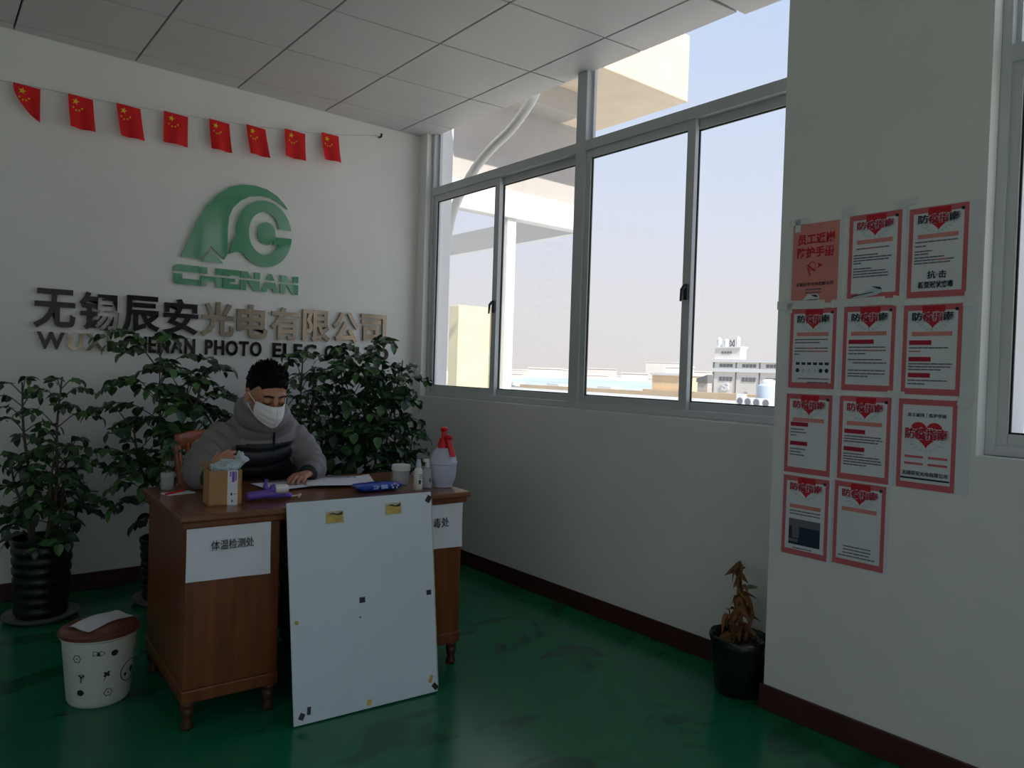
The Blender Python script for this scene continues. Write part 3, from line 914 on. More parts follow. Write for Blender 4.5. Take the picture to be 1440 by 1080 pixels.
MB().add([(-0.006, -0.030, 0.236), (0.020, -0.030, 0.236), (0.022, -0.074, 0.150), (-0.004, -0.074, 0.150), (-0.006, -0.022, 0.228), (0.020, -0.022, 0.228), (0.022, -0.066, 0.147), (-0.004, -0.066, 0.147)],
         [(3, 2, 1, 0), (4, 5, 6, 7), (0, 1, 5, 4), (1, 2, 6, 5), (2, 3, 7, 6), (3, 0, 4, 7)]).build('trigger', RED_PL, sp, bevel=0.003)

# small plant in a glass on the left back corner, with a pen on a note
gp = thing('glass_with_cuttings', 'glass of small leafy cuttings on the back left desk corner', 'plant', D(0.085, 0.615))
MB().lathe([(0.024, 0), (0.026, 0.003), (0.029, 0.075), (0.027, 0.075), (0.024, 0.006)], 20).build('glass', CLEAR, gp, smooth=True, auto=0.7)
m = MB()
for k in range(7):
    a = k * 2.4
    m.tube([(0, 0, 0.01), (0.012 * math.cos(a), 0.012 * math.sin(a), 0.08), (0.03 * math.cos(a), 0.03 * math.sin(a), 0.13 + 0.012 * k)], 0.0015, 5)
m.build('stems', BARK, gp)
nt_ = tag(MB().box(-0.06, -0.035, 0, 0.06, 0.035, 0.002).build('note_pad', PAPER, bevel=0.0008, segs=1), 'small white note lying at the back left of the desk top', 'paper')
nt_.location, nt_.rotation_euler = D(0.105, 0.50), (0, 0, 0.2)
pen = thing('red_pen', 'red pen lying on the small white note', 'pen', D(0.095, 0.50, DZ + 0.006), 0.6)
MB().tube([(-0.06, 0, 0), (0.05, 0, 0)], 0.004, 8).build('barrel', RED_PL, pen, smooth=True, auto=0.7)
MB().tube([(0.05, 0, 0), (0.066, 0, 0)], [0.0035, 0.001], 8).build('tip', DARK, pen, smooth=True)


# ------------------------------------------------------------------ plants
def leaf_mesh(name, mt, L, Wd, fold, curl, tip):
    vs, fs = [], []
    n = 5
    for j in range(n + 1):
        t = j / n
        w = Wd * math.sin(PI * min(1, t ** 0.8)) ** 0.7 * (1 - 0.12 * t) + 0.0004
        if t > 0.85:
            w *= (1 - t) / 0.15 * tip + (1 - tip) * 0.2 + 0.02
        z = -curl * t * t * L
        vs += [(-w, t * L, z + fold * w), (0, t * L, z), (w, t * L, z + fold * w)]
    for j in range(n):
        a = j * 3
        fs += [(a, a + 1, a + 4, a + 3), (a + 1, a + 2, a + 5, a + 4)]
    me = bpy.data.meshes.new(name)
    me.from_pydata(vs, [], fs)
    me.materials.append(mt)
    me.polygons.foreach_set('use_smooth', [True] * len(me.polygons))
    return me


LEAVES = [leaf_mesh('leaf', LEAF[k % 3], 1.0, 0.33 + 0.03 * (k % 4), 0.25, 0.15 + 0.12 * (k % 3), 0.6) for k in range(6)]
DRYL = [leaf_mesh('dry_leaf', DEAD, 1.0, 0.22 + 0.05 * k, 0.9, 0.7 + 0.3 * k, 0.6) for k in range(3)]


def leaf_matrix(p, d, roll, L):
    d = d.normalized()
    s = d.cross(Vector((0, 0, 1)))
    if s.length < 0.05:
        s = Vector((1, 0, 0))
    s.normalize()
    nrm = s.cross(d)
    Mx = Matrix((s, d, nrm)).transposed().to_4x4()
    return Matrix.Translation(p) @ Mx @ Matrix.Rotation(roll, 4, 'Y') @ Matrix.Scale(L, 4)


def put_leaf(parent, me, p, d, roll, L, name='leaf'):
    o = bpy.data.objects.new(name, me)
    COL.objects.link(o)
    o.parent = parent
    o.matrix_local = leaf_matrix(p, d, roll, L)


def plant(name, label, loc, pot, stems, seed, limit, size=(0.05, 0.085), ymax=0.33, grp=None, taper=0.6):
    r = random.Random(seed)
    root = thing(name, label, 'plant', loc, 0, grp)
    pr, ph = pot
    prof = [(pr * 0.82, 0.02), (pr * 0.84, 0.03)]
    nb = 7
    for k in range(nb):
        z0 = 0.03 + (ph - 0.06) * k / nb
        z1 = 0.03 + (ph - 0.06) * (k + 1) / nb
        ra = pr * (0.84 + 0.14 * k / nb)
        prof += [(ra, z0), (ra + 0.006, z0 + (z1 - z0) * 0.25), (ra + 0.007, z0 + (z1 - z0) * 0.6), (ra, z0 + (z1 - z0) * 0.92)]
    prof += [(pr * 1.0, ph - 0.03), (pr * 1.04, ph - 0.015), (pr * 1.04, ph), (pr * 0.96, ph), (pr * 0.94, ph - 0.05)]
    MB().lathe(prof, 40).build('pot', POT_BLACK, root, smooth=True, auto=1.0)
    MB().lathe([(pr * 0.98, 0), (pr * 1.22, 0.018), (pr * 1.26, 0.03), (pr * 1.22, 0.03), (pr * 1.0, 0.02)], 36).build('saucer', SAUCER, root, smooth=True, auto=0.8)
    MB().lathe([(0.01, ph - 0.05), (pr * 0.94, ph - 0.05), (pr * 0.9, ph - 0.04), (0.02, ph - 0.03)], 24).build('soil', SOIL, root, smooth=True)
    wood = MB()
    spots = []
    for (dx, dy, ztop, lean, reach, zlow) in stems:
        zt = ztop
        base = Vector((dx * 0.5, dy * 0.5, ph - 0.05))
        top = Vector((dx + lean, dy, zt))
        pts = curve([base, base.lerp(top, 0.35) + Vector((0.01, 0.01, 0)), base.lerp(top, 0.7) - Vector((0.008, 0, 0)), top], 4)
        wood.tube(pts, [0.011 - 0.007 * i / (len(pts) - 1) for i in range(len(pts))], 7)
        z = zlow
        az = r.uniform(0, 6)
        while z < zt:
            t = (z - base.z) / max(zt - base.z, 0.1)
            t = min(max(t, 0.02), 1)
            c0 = pts[min(int(t * (len(pts) - 1)), len(pts) - 1)]
            az += 2.4 + r.uniform(-0.4, 0.4)
            ln = reach * (1.12 - taper * t) * r.uniform(0.65, 1.1)
            el = 0.25 + 0.7 * t + r.uniform(-0.2, 0.3)
            dr = Vector((math.cos(az), math.sin(az) * 0.75, 0))
            mid = c0 + dr * ln * 0.5 + Vector((0, 0, ln * 0.5 * el))
            end = c0 + dr * ln + Vector((0, 0, ln * (el * 0.65 - 0.25)))
            br = curve([c0, mid, end], 5)
            if br[-1].y > ymax:
                for q in br:
                    q.y = min(q.y, ymax)
            wood.tube(br, [0.0032 - 0.0018 * i / (len(br) - 1) for i in range(len(br))], 5)
            nl = max(3, int(ln / 0.044))
            for i in range(nl):
                f = 0.35 + 0.65 * (i + 0.5) / nl
                p = br[min(int(f * (len(br) - 1)), len(br) - 1)]
                dd = (br[-1] - br[0]).normalized()
                side = dd.cross(Vector((0, 0, 1))).normalized()
                for s in (-1, 1):
                    d = (dd * r.uniform(0.2, 0.6) + side * s + Vector((0, 0, r.uniform(-0.75, 0.15))))
                    spots.append((p, d, r.uniform(-0.7, 0.7), r.uniform(*size) * (1.1 - 0.22 * t)))
            spots.append((br[-1], (br[-1] - br[-2]) + Vector((0, 0, -0.02)), 0, r.uniform(*size) * (1.1 - 0.3 * t)))
            z += r.uniform(0.020, 0.045)
    wood.build('stems', BARK, root, smooth=True)
    r.shuffle(spots)
    spots = [q for q in spots if q[0].y + min(q[1].normalized().y * q[3], 0.0) < ymax and q[0].y + q[1].normalized().y * q[3] < ymax + 0.04]
    spots.sort(key=lambda q: -q[3])
    for p, d, ro, L in spots[:limit]:
        put_leaf(root, r.choice(LEAVES), p, d, ro, L)
    rest = MB()
    for p, d, ro, L in spots[limit:]:
        me = r.choice(LEAVES)
        rest.add([v.co for v in me.vertices], [tuple(q.vertices) for q in me.polygons], r.randrange(3), leaf_matrix(p, d, ro, L))
    if rest.v:
        rest.build('small_foliage', LEAF, root, smooth=True, kind='stuff')
    return root


plant('potted_plant', 'bushy plant in a black ribbed pot on the floor, left of the desk', (0.525, 4.45, 0), (0.138, 0.42),
      [(-0.08, 0.0, 1.22, -0.02, 0.24, 0.56), (0.07, -0.03, 1.25, 0.0, 0.28, 0.5), (0.01, -0.08, 0.85, 0.03, 0.28, 0.44), (0.09, 0.03, 0.9, 0.04, 0.26, 0.44), (-0.09, 0.03, 0.82, -0.05, 0.26, 0.44)], 11, 299, (0.04, 0.072))
plant('tall_plant', 'tall leafy plant with slim dark stem behind the seated man\'s right side', (1.12, 4.40, 0), (0.14, 0.36),
      [(-0.06, 0.0, 1.46, 0.0, 0.38, 0.66), (0.06, -0.02, 1.2, 0.02, 0.34, 0.5), (-0.10, -0.04, 1.0, -0.10, 0.34, 0.5), (0.10, -0.03, 1.3, 0.06, 0.3, 0.9)], 22, 299, (0.052, 0.09), 0.36, taper=0.25)
plant('tall_plant', 'tall leafy plant rising between the seated man and the widest plant', (1.86, 4.33, 0), (0.14, 0.36),
      [(0.0, 0.0, 1.44, 0.0, 0.22, 0.62), (-0.05, 0.0, 1.15, -0.05, 0.22, 0.5), (0.05, 0.05, 1.3, 0.06, 0.22, 0.55), (0.02, -0.08, 1.2, 0.03, 0.22, 0.55)], 33, 299, (0.04, 0.066), 0.40, taper=0.3)
plant('tall_plant', 'widest leafy plant covering the end of the wall lettering', (2.27, 4.27, 0), (0.15, 0.36),
      [(0.0, 0.0, 1.47, 0.0, 0.37, 0.6), (0.10, -0.05, 1.25, 0.10, 0.30, 0.5), (-0.08, -0.05, 1.2, -0.06, 0.32, 0.5), (0.03, -0.10, 1.3, 0.04, 0.3, 0.6), (-0.03, 0.04, 1.38, -0.14, 0.3, 0.8)], 44, 299, (0.052, 0.09), 0.44, taper=0.25)
plant('tall_plant', 'slim pale stemmed plant in the corner beside the window', (2.62, 4.42, 0), (0.13, 0.34),
      [(0.0, 0.0, 1.40, 0.0, 0.22, 0.75), (-0.05, -0.05, 1.15, -0.03, 0.22, 0.5), (0.05, -0.06, 1.0, 0.03, 0.2, 0.5)], 55, 290, (0.042, 0.07), 0.34)
r = random.Random(5)
for k in range(34):
    a = r.uniform(0, 6.28)
    put_leaf(gp, r.choice(LEAVES), Vector((0.03 * math.cos(a) * r.uniform(0.2, 1.3), 0.03 * math.sin(a), r.uniform(0.06, 0.21))), Vector((math.cos(a), math.sin(a), r.uniform(-0.5, 0.5))), r.uniform(-0.6, 0.6), r.uniform(0.018, 0.034))

# withered plant by the pier
wpn = thing('withered_plant', 'withered brown plant in a black plastic wrapped pot beside the pier', 'plant', (2.775, 1.795, 0))
wpn.scale = (0.85, 0.85, 0.88)
m = MB()
prof = [(0.098, 0), (0.115, 0.02), (0.128, 0.12), (0.138, 0.24), (0.148, 0.275), (0.142, 0.285), (0.128, 0.268), (0.122, 0.235)]
m.lathe(prof, 56)
m.v = [tuple(Vector(p) + Vector((p[0], p[1], 0)).normalized() * (noise.noise(Vector(p) * 22) * 0.010 + noise.noise(Vector(p) * 55) * 0.004) + Vector((0, 0, noise.noise(Vector(p) * 15) * 0.012 if p[2] > 0.2 else 0))) if p[2] > 0.005 else p for p in m.v]
m.build('wrapped_pot', BAG, wpn, smooth=True)
MB().lathe([(0.01, 0.225), (0.120, 0.232), (0.09, 0.248), (0.02, 0.25)], 24).build('soil', SOIL, wpn, smooth=True)
m = MB()
tips = []
for k, (dx, dy, h, ln) in enumerate(((0.0, 0.0, 0.62, 0.0), (0.05, -0.02, 0.42, 0.02), (-0.03, 0.03, 0.40, -0.02), (0.03, 0.05, 0.45, 0.03))):
    pts = curve([(dx * 0.5, dy * 0.5, 0.23), (dx, dy, 0.23 + (h - 0.23) * 0.5), (dx + ln, dy, h)], 4)
    m.tube(pts, [0.009 - 0.005 * i / (len(pts) - 1) for i in range(len(pts))], 7)
    tips.append(pts)
m.build('dry_stems', DEAD, wpn, smooth=True)
for k in range(60):
    pts = tips[0] if k % 3 else r.choice(tips)
    p = pts[r.randrange(2, len(pts))]
    a = r.uniform(0, 6.28)
    put_leaf(wpn, r.choice(DRYL), p, Vector((math.cos(a) * 0.6, math.sin(a) * 0.6, r.uniform(-1.0, 0.4))), r.uniform(-1, 1), r.uniform(0.045, 0.085), 'dry_leaf')
for k in range(10):
    a = r.uniform(0, 6.28)
    put_leaf(wpn, r.choice(DRYL), Vector((0.07 * math.cos(a), 0.07 * math.sin(a), 0.26)), Vector((math.cos(a + 1), math.sin(a + 1), 0.1)), 0, r.uniform(0.04, 0.06), 'dry_leaf')
put_leaf(wpn, LEAVES[1], Vector((0.05, 0.0, 0.5)), Vector((0.7, -0.5, 0.3)), 0.3, 0.06, 'green_leaf')

# ------------------------------------------------------------------ waste bin
bn_ = thing('waste_bin', 'white plastic bin with doodle prints and brown swing lid', 'bin', (0.585, 3.265, 0), -0.65)
MB().lathe([(0.098, 0), (0.104, 0.004), (0.112, 0.02), (0.132, 0.262), (0.141, 0.268), (0.143, 0.280), (0.136, 0.282), (0.128, 0.262)], 56).build('bucket', BIN, bn_, smooth=True, auto=0.8)
m = MB()
vs, fs = [], []
for j in range(7):
    rr = 0.139 * math.cos(j / 6 * PI / 2)
    z = 0.283 + 0.034 * math.sin(j / 6 * PI / 2)
    for i in range(48):
        a = 2 * PI * i / 48
        vs.append((rr * math.cos(a), rr * math.sin(a), z))
for j in range(6):
    for i in range(48):
        k = (i + 1) % 48
        fs.append((j * 48 + i, j * 48 + k, j * 48 + 48 + k, j * 48 + 48 + i))
fs.append(tuple(range(48))[::-1])
m.add(vs, fs).build('swing_lid', BIN_LID, bn_, smooth=True)
MB().lathe([(0.1395, 0.272), (0.144, 0.274), (0.144, 0.286), (0.1395, 0.288)], 48).build('lid_rim', BIN_LID, bn_, smooth=True, auto=0.7)


def on_bin(poly, ang, zc, mt, name, t=0.0012):
    """flat print bent round the bucket"""
    n = len(poly)
    vs = []
    for s in (0, 1):
        for x, z in poly:
            rad = 0.112 + (zc + z - 0.02) * (0.020 / 0.242) + 0.0003 + t * (1 - s)
            a = ang + x / rad
            vs.append((rad * math.cos(a), rad * math.sin(a), zc + z))
    tri = tessellate_polygon([[Vector((x, z, 0)) for x, z in poly]])
    fs = []
    for q in tri:
        a, bq, cq = [Vector((*poly[i], 0)) for i in q]
        q = tuple(q) if (bq - a).cross(cq - a).z > 0 else tuple(q)[::-1]
        fs += [q, tuple(i + n for i in q[::-1])]
    MB().add(vs, fs).build(name, mt, bn_)


def loop_poly(r0, r1, n, lob=0.0, kk=5):
    o_, i_ = [], []
    for j in range(n + 1):
        a = 2 * PI * j / n * 0.985
        s = 1 + lob * math.cos(kk * a)
        o_.append((r0 * s * math.cos(a), r0 * s * math.sin(a)))
        i_.append((r1 * s * math.cos(a), r1 * s * math.sin(a)))
    return o_ + i_[::-1]


AC = -1.557 - PI / 2 + 0.65 + 1.3
base_ang = math.atan2(-3.265, -0.585) + 0.65
for da, z, kind in ((-0.62, 0.205, 'flower'), (-0.02, 0.225, 'bird'), (0.42, 0.215, 'disc'), (-0.52, 0.13, 'sprig'), (0.22, 0.135, 'heart'), (-0.55, 0.07, 'disc'), (0.28, 0.062, 'flower'), (1.05, 0.12, 'bear')):
    a = base_ang + da
    if kind == 'flower':
        on_bin(loop_poly(0.015, 0.0125, 30, 0.12, 6), a, z, INK, 'flower_print')
        on_bin([(0.003 * math.cos(t), 0.003 * math.sin(t)) for t in (0, 1.2, 2.5, 3.7, 5)], a, z, INK, 'flower_print')
    elif kind == 'disc':
        on_bin([(0.013 * math.cos(t * 0.4) * (1 + 0.1 * math.cos(2 * t)), 0.012 * math.sin(t * 0.4)) for t in range(15)], a, z, INK, 'dot_print')
    elif kind == 'heart':
        on_bin([(0, -0.004), (0.006, -0.010), (0.012, -0.004), (0.008, 0.002), (0.013, 0.010), (0.005, 0.012), (0, 0.007), (-0.006, 0.012), (-0.012, 0.008), (-0.007, 0.001), (-0.012, -0.006), (-0.005, -0.010)], a, z, INK, 'clover_print')
        on_bin([(-0.002, -0.006), (0.0, -0.005), (-0.008, -0.022), (-0.010, -0.021)], a, z, INK, 'clover_print')
    elif kind == 'sprig':
        on_bin([(-0.002, -0.02), (0.001, -0.02), (0.003, 0.0), (0.014, 0.008), (0.012, 0.012), (0.001, 0.006), (-0.008, 0.013), (-0.011, 0.011), (-0.001, 0.0)], a, z, INK, 'sprig_print')
        on_bin(loop_poly(0.009, 0.007, 16), a + 0.04, z + 0.006, INK, 'sprig_print')
    elif kind == 'bird':
        on_bin(loop_poly(0.009, 0.007, 16, 0.2, 3), a - 0.09, z, INK, 'bird_print')
        on_bin(loop_poly(0.009, 0.007, 16, 0.2, 3), a + 0.09, z - 0.003, INK, 'bird_print')
        on_bin([(-0.006, -0.010), (0.006, -0.010), (0.002, 0.006), (-0.003, 0.006)], a, z - 0.002, INK, 'bird_print')
    else:
        on_bin(loop_poly(0.045, 0.0425, 36, 0.06, 2), a, z, INK, 'animal_print')
        on_bin([(0.010 * math.cos(t), 0.014 * math.sin(t)) for t in (0, .8, 1.6, 2.4, 3.2, 4, 4.8, 5.6)], a + 0.1, z, INK, 'animal_print')
        on_bin([(0.006 * math.cos(t), 0.008 * math.sin(t)) for t in (0, .8, 1.6, 2.4, 3.2, 4, 4.8, 5.6)], a - 0.2, z - 0.01, INK, 'animal_print')
m = MB()
vs, fs = [], []
for s in (1, 0):
    for j in range(9):
        for k in range(9):
            u, v = (k / 8 - 0.5) * 0.21, (j / 8 - 0.5) * 0.13
            d = math.hypot(u, v)
            vs.append((u, v, 0.318 - 0.030 * (d / 0.12) ** 2 + 0.010 * (u / 0.1) ** 4 + 0.004 * math.sin(v * 60) + s * 0.001 + 0.006))
for j in range(8):
    for k in range(8):
        q = (j * 9 + k, j * 9 + k + 1, j * 9 + k + 10, j * 9 + k + 9)
        fs += [q, tuple(x + 81 for x in q[::-1])]
pp = m.add(vs, fs).build('loose_paper', PAPER, smooth=True)
pp.location, pp.rotation_euler = (0.585, 3.265, 0.0), (0, 0, 0.55)
tag(pp, 'creased white paper lying on the lid of the waste bin', 'paper')

# ------------------------------------------------------------------ chair
chx, chy = 1.345, 3.80
ch = thing('wooden_chair', 'orange brown wooden chair behind the desk under the seated man', 'chair', (chx, chy, 0))
MB().box(-0.24, -0.24, 0.42, 0.24, 0.22, 0.455).build('seat', CHAIRW, ch, bevel=0.01)
for sx_ in (-1, 1):
    MB().tube([(sx_ * 0.21, -0.21, 0), (sx_ * 0.21, -0.21, 0.42)], [0.018, 0.022], 10).build('leg', CHAIRW, ch, smooth=True, auto=0.7)
    MB().tube(curve([(sx_ * 0.22, 0.22, 0), (sx_ * 0.225, 0.20, 0.44), (sx_ * 0.27, 0.24, 0.8), (sx_ * 0.275, 0.27, 0.93)], 5), 0.02, 10).build('leg', CHAIRW, ch, smooth=True, auto=0.7)
vs, fs = [], []
mb = MB()
mb.tube(curve([(-0.285, 0.255, 0.925), (-0.15, 0.295, 0.94), (0.15, 0.295, 0.94), (0.285, 0.255, 0.925)], 6), [(0.014, 0.045)] * 19, 12)
mb.build('top_rail', CHAIRW, ch, smooth=True)
for k in range(7):
    x = -0.225 + 0.075 * k
    MB().tube([(x * 0.85, 0.21, 0.45), (x, 0.275, 0.92)], 0.011, 8).build('spindle', CHAIRW, ch, smooth=True)

# ------------------------------------------------------------------ the seated man
man = thing('person', 'man in grey and black quilted jacket and white mask sitting at the desk', 'person', (0, 0, 0))
HC = Vector((1.255, 3.315, 1.205))                        # head centre
HM = Matrix.Translation(HC) @ Matrix.Rotation(0.06, 4, 'Z') @ Matrix.Rotation(0.36, 4, 'X') @ Matrix.Scale(1.04, 4)


def hp(x, y, z):
    return HM @ Vector((x, y, z))


B = MB()
# head
B.ball((0, 0.012, 0.032), (0.077, 0.098, 0.100), 28, 20, M=HM)
B.ball((0, -0.022, -0.045), (0.060, 0.070, 0.078), 24, 16, M=HM)
B.ball((0, -0.052, -0.080), (0.034, 0.034, 0.026), 16, 10, M=HM)
B.ball((0, -0.072, 0.034), (0.056, 0.020, 0.013), 16, 8, M=HM)
for s in (-1, 1):
    B.ball((s * 0.042, -0.050, -0.026), (0.018, 0.018, 0.018), 14, 8, M=HM)
    B.ball((s * 0.032, -0.076, 0.008), (0.018, 0.013, 0.012), 14, 8, M=HM)
    B.tube([(s * 0.076, 0.002, 0.030), (s * 0.086, 0.012, 0.026), (s * 0.086, 0.016, 0.0), (s * 0.078, 0.004, -0.034)], [0.007, 0.011, 0.011, 0.007], 8, M=HM)
    B.ball((s * 0.078, 0.008, 0.0), (0.008, 0.016, 0.028), 10, 8, M=HM)
B.tube([(0, -0.084, 0.026), (0, -0.098, 0.0), (0, -0.110, -0.024), (0, -0.096, -0.034)], [0.010, 0.012, 0.015, 0.012], 10, M=HM)
B.ball((0, -0.084, -0.058), (0.026, 0.012, 0.011), 12, 8, M=HM)
# neck and torso
B.tube([hp(0, 0.02, -0.04), Vector((1.285, 3.41, 1.10)), Vector((1.30, 3.47, 1.03))], [0.056, 0.056, 0.075], 16)
SPINE = [((1.345, 3.78, 0.47), 0.165, 0.125), ((1.345, 3.76, 0.60), 0.165, 0.12), ((1.335, 3.68, 0.76), 0.17, 0.115), ((1.315, 3.58, 0.90), 0.18, 0.115), ((1.30, 3.52, 1.0), 0.165, 0.10), ((1.295, 3.48, 1.06), 0.10, 0.075)]
B.tube([p for p, a, b_ in SPINE], [(a, b_) for p, a, b_ in SPINE], 20, up=(0, -1, 0))
ARM = {-1: [(1.122, 3.50, 1.008), (1.032, 3.44, 0.932), (0.982, 3.39, 0.862), (0.978, 3.29, 0.856), (0.982, 3.195, 0.862)],
       1: [(1.462, 3.50, 1.0), (1.500, 3.46, 0.928), (1.520, 3.40, 0.862), (1.500, 3.345, 0.845), (1.455, 3.295, 0.835)]}
for s in (-1, 1):
    B.tube(ARM[s], [0.052, 0.047, 0.040, 0.036, 0.027], 12)
LEGS = {-1: [(1.26, 3.76, 0.53), (1.20, 3.50, 0.55), (1.19, 3.36, 0.52), (1.20, 3.42, 0.30), (1.21, 3.46, 0.07)],
        1: [(1.43, 3.76, 0.53), (1.46, 3.50, 0.55), (1.46, 3.34, 0.52), (1.44, 3.38, 0.30), (1.43, 3.40, 0.07)]}
for s in (-1, 1):
    B.tube(LEGS[s], [0.085, 0.072, 0.058, 0.052, 0.036], 12)
    B.tube([LEGS[s][-1], Vector(LEGS[s][-1]) + Vector((0, -0.07, -0.03)), Vector(LEGS[s][-1]) + Vector((0, -0.16, -0.045))], [0.04, 0.04, 0.026], 10)


def hand(wrist, d, down, spread, curls, thumb_side):
    """D: direction of the fingers, DOWN: palm normal"""
    wrist, d, down = Vector(wrist), Vector(d).normalized(), Vector(down).normalized()
    a = d.cross(down).normalized() * thumb_side              # towards the thumb
    down = a.cross(d).normalized() * (1 if a.cross(d).dot(down) > 0 else -1)
    pc = [wrist - d * 0.01, wrist + d * 0.025, wrist + d * 0.06, wrist + d * 0.088]
    B.tube(pc, [(0.024, 0.017), (0.034, 0.017), (0.040, 0.0145), (0.037, 0.012)], 14, up=down)
    for k, (off, ln) in enumerate(((0.028, 0.070), (0.0095, 0.080), (-0.0095, 0.074), (-0.028, 0.058))):
        p = wrist + d * (0.078 - 0.004 * abs(k - 1)) + a * off
        f = (d + a * off * spread).normalized()
        ang = curls[0]
        pts, rr = [p - f * 0.02, p], [0.0088, 0.0092]
        for q, (sg, rad) in enumerate(((0.44, 0.0086), (0.31, 0.0080), (0.25, 0.0068))):
            g = f * math.cos(ang) + down * math.sin(ang)
            p = p + g * ln * sg
            pts.append(p)
            rr.append(rad)
            ang += curls[1]
        B.tube(pts, rr, 10)
    p = wrist + d * 0.022 + a * 0.026
    t1 = (d * 0.6 + a * 0.75 + down * 0.15).normalized()
    t2 = (d * 0.9 + a * 0.2 + down * 0.3).normalized()
    B.tube([p - a * 0.014, p + t1 * 0.03, p + t1 * 0.03 + t2 * 0.028, p + t1 * 0.03 + t2 * 0.05], [0.013, 0.0115, 0.0098, 0.0076], 10)


hand((1.449, 3.288, 0.838), (-0.66, -0.62, -0.02), (-0.1, -0.1, -1), 3.5, (0.12, 0.38), -1)
hand((0.984, 3.188, 0.866), (0.20, -0.30, 0.50), (0.6, 0.5, -0.3), 2.0, (0.35, 0.55), 1)
body = link('body', remesh(B, 0.0042, 3), man)
body.data.materials.append(SKIN)

# hair: a cap that leaves the face free, pulled inside the skull below the hairline
H = MB()
H.ball((0, 0.014, 0.036), (1, 1, 1), 56, 40)
vs = []
for p in H.v:
    q = Vector(p) - Vector((0, 0.014, 0.036))
    q.normalize()
    x, y, z = q
    front = max(0.0, -y)
    line = -0.55 + 0.95 * front ** 0.8 if y < 0 else -0.62          # height of the hairline on the unit ball
    if y < 0.1 and abs(x) > 0.75:
        line = -0.30 + 1.1 * front                                   # sideburns
    k = min(1, max(0, (z - line) / 0.10))
    tuft = 0.5 * noise.noise(q * 9) + 0.5 * noise.noise(q * 22)
    side = 1 - 0.4 * min(1, abs(x)) * (1 if z < 0.5 else 0)
    big = 1.03 + (0.10 + 0.055 * tuft + 0.07 * max(0, z) + 0.05 * max(0, -y) * max(0, z)) * side
    r_ = 0.90 + (big - 0.90) * (k * k * (3 - 2 * k))
    vs.append(HM @ Vector((x * 0.077 * r_, 0.013 + y * 0.098 * r_, 0.032 + z * 0.100 * r_)))
H.v = [tuple(p) for p in vs]
rh = random.Random(17)
for k in range(900):                                      # short tufts over the crown and fringe
    q = Vector((rh.gauss(0, 1), rh.gauss(0, 1), rh.gauss(0.35, 0.8))).normalized()
    if q.z < 0.10 or (q.y < 0 and q.z < 0.25 + 0.5 * -q.y):
        continue
    big = 1.03 + 0.11 + 0.07 * q.z
    side = 1 - 0.4 * min(1, abs(q.x)) * (1 if q.z < 0.5 else 0)
    big = 1.03 + (big - 1.03) * side
    p = Vector((q.x * 0.077 * big, 0.013 + q.y * 0.098 * big, 0.032 + q.z * 0.100 * big))
    d = (q + Vector((rh.uniform(-0.5, 0.5), rh.uniform(-0.9, 0.2), rh.uniform(0.2, 0.8)))).normalized()
    L = rh.uniform(0.008, 0.018) * (0.35 + 0.65 * max(0, q.z))
    H.tube([p - d * 0.006, p + d * L * 0.5, p + d * L], [0.0035, 0.0028, 0.0006], 4, M=HM)
H.build('hair', HAIR, man, smooth=True)
m = MB()
for s in (-1, 1):
    m.tube(curve([(s * 0.014, -0.0945, 0.030), (s * 0.032, -0.0925, 0.036), (s * 0.052, -0.0775, 0.029)], 4), [(0.003, 0.0045)] * 8 + [0.002], 8, M=HM)
m.build('eyebrows', LASH, man, smooth=True)
m = MB()
for s in (-1, 1):
    m.tube(curve([(s * 0.017, -0.088, 0.0), (s * 0.032, -0.091, -0.004), (s * 0.049, -0.079, 0.001)], 4), 0.0022, 6, M=HM)
m.build('eyelashes', LASH, man, smooth=True)

# folded mask with a centre seam
seam = [(-0.112, -0.006), (-0.128, -0.030), (-0.139, -0.052), (-0.131, -0.076), (-0.108, -0.108)]       # (y, z)
edge = [(-0.050, -0.004), (-0.046, -0.022), (-0.044, -0.044), (-0.046, -0.062), (-0.054, -0.086)]
ex = [0.066, 0.070, 0.071, 0.067, 0.052]
m = MB()
vs, fs = [], []
nu = 16
for s in (0, 1):
    for j in range(17):
        t = j / 16 * 4
        a = min(int(t), 3)
        ft = t - a
        sy, sz = [seam[a][q] + (seam[a + 1][q] - seam[a][q]) * ft for q in (0, 1)]
        ey, ez = [edge[a][q] + (edge[a + 1][q] - edge[a][q]) * ft for q in (0, 1)]
        xx = ex[a] + (ex[a + 1] - ex[a]) * ft
        for k in range(nu + 1):
            u = k / nu * 2 - 1
            au = abs(u)
            bulge = 0.020 * math.sin(PI * au) ** 1.0
            y = sy + (ey - sy) * au ** 1.15 - bulge
            z = sz + (ez - sz) * au
            sc = 1 - 0.03 * s
            crease = 0.0018 * math.sin(j * 1.3 + au * 3) * math.sin(PI * au)
            vs.append((u * xx * sc, y + 0.002 * s + crease, z))
N = 17 * (nu + 1)
for j in range(16):
    for k in range(nu):
        q = (j * (nu + 1) + k, (j + 1) * (nu + 1) + k, (j + 1) * (nu + 1) + k + 1, j * (nu + 1) + k + 1)
        fs += [q, tuple(x + N for x in q[::-1])]
m.add(vs, fs, M=HM)
mk = m.build('face_mask', MASK, man, smooth=True, auto=0.9)
for s in (-1, 1):
    m = MB()
    m.tube(curve([(s * 0.068, -0.050, -0.012), (s * 0.078, -0.020, 0.004), (s * 0.085, 0.010, 0.016), (s * 0.086, 0.022, -0.006), (s * 0.076, -0.010, -0.045), (s * 0.056, -0.052, -0.080)], 4), 0.0022, 6, M=HM)
    m.build('ear_loop', MASK, mk, smooth=True)
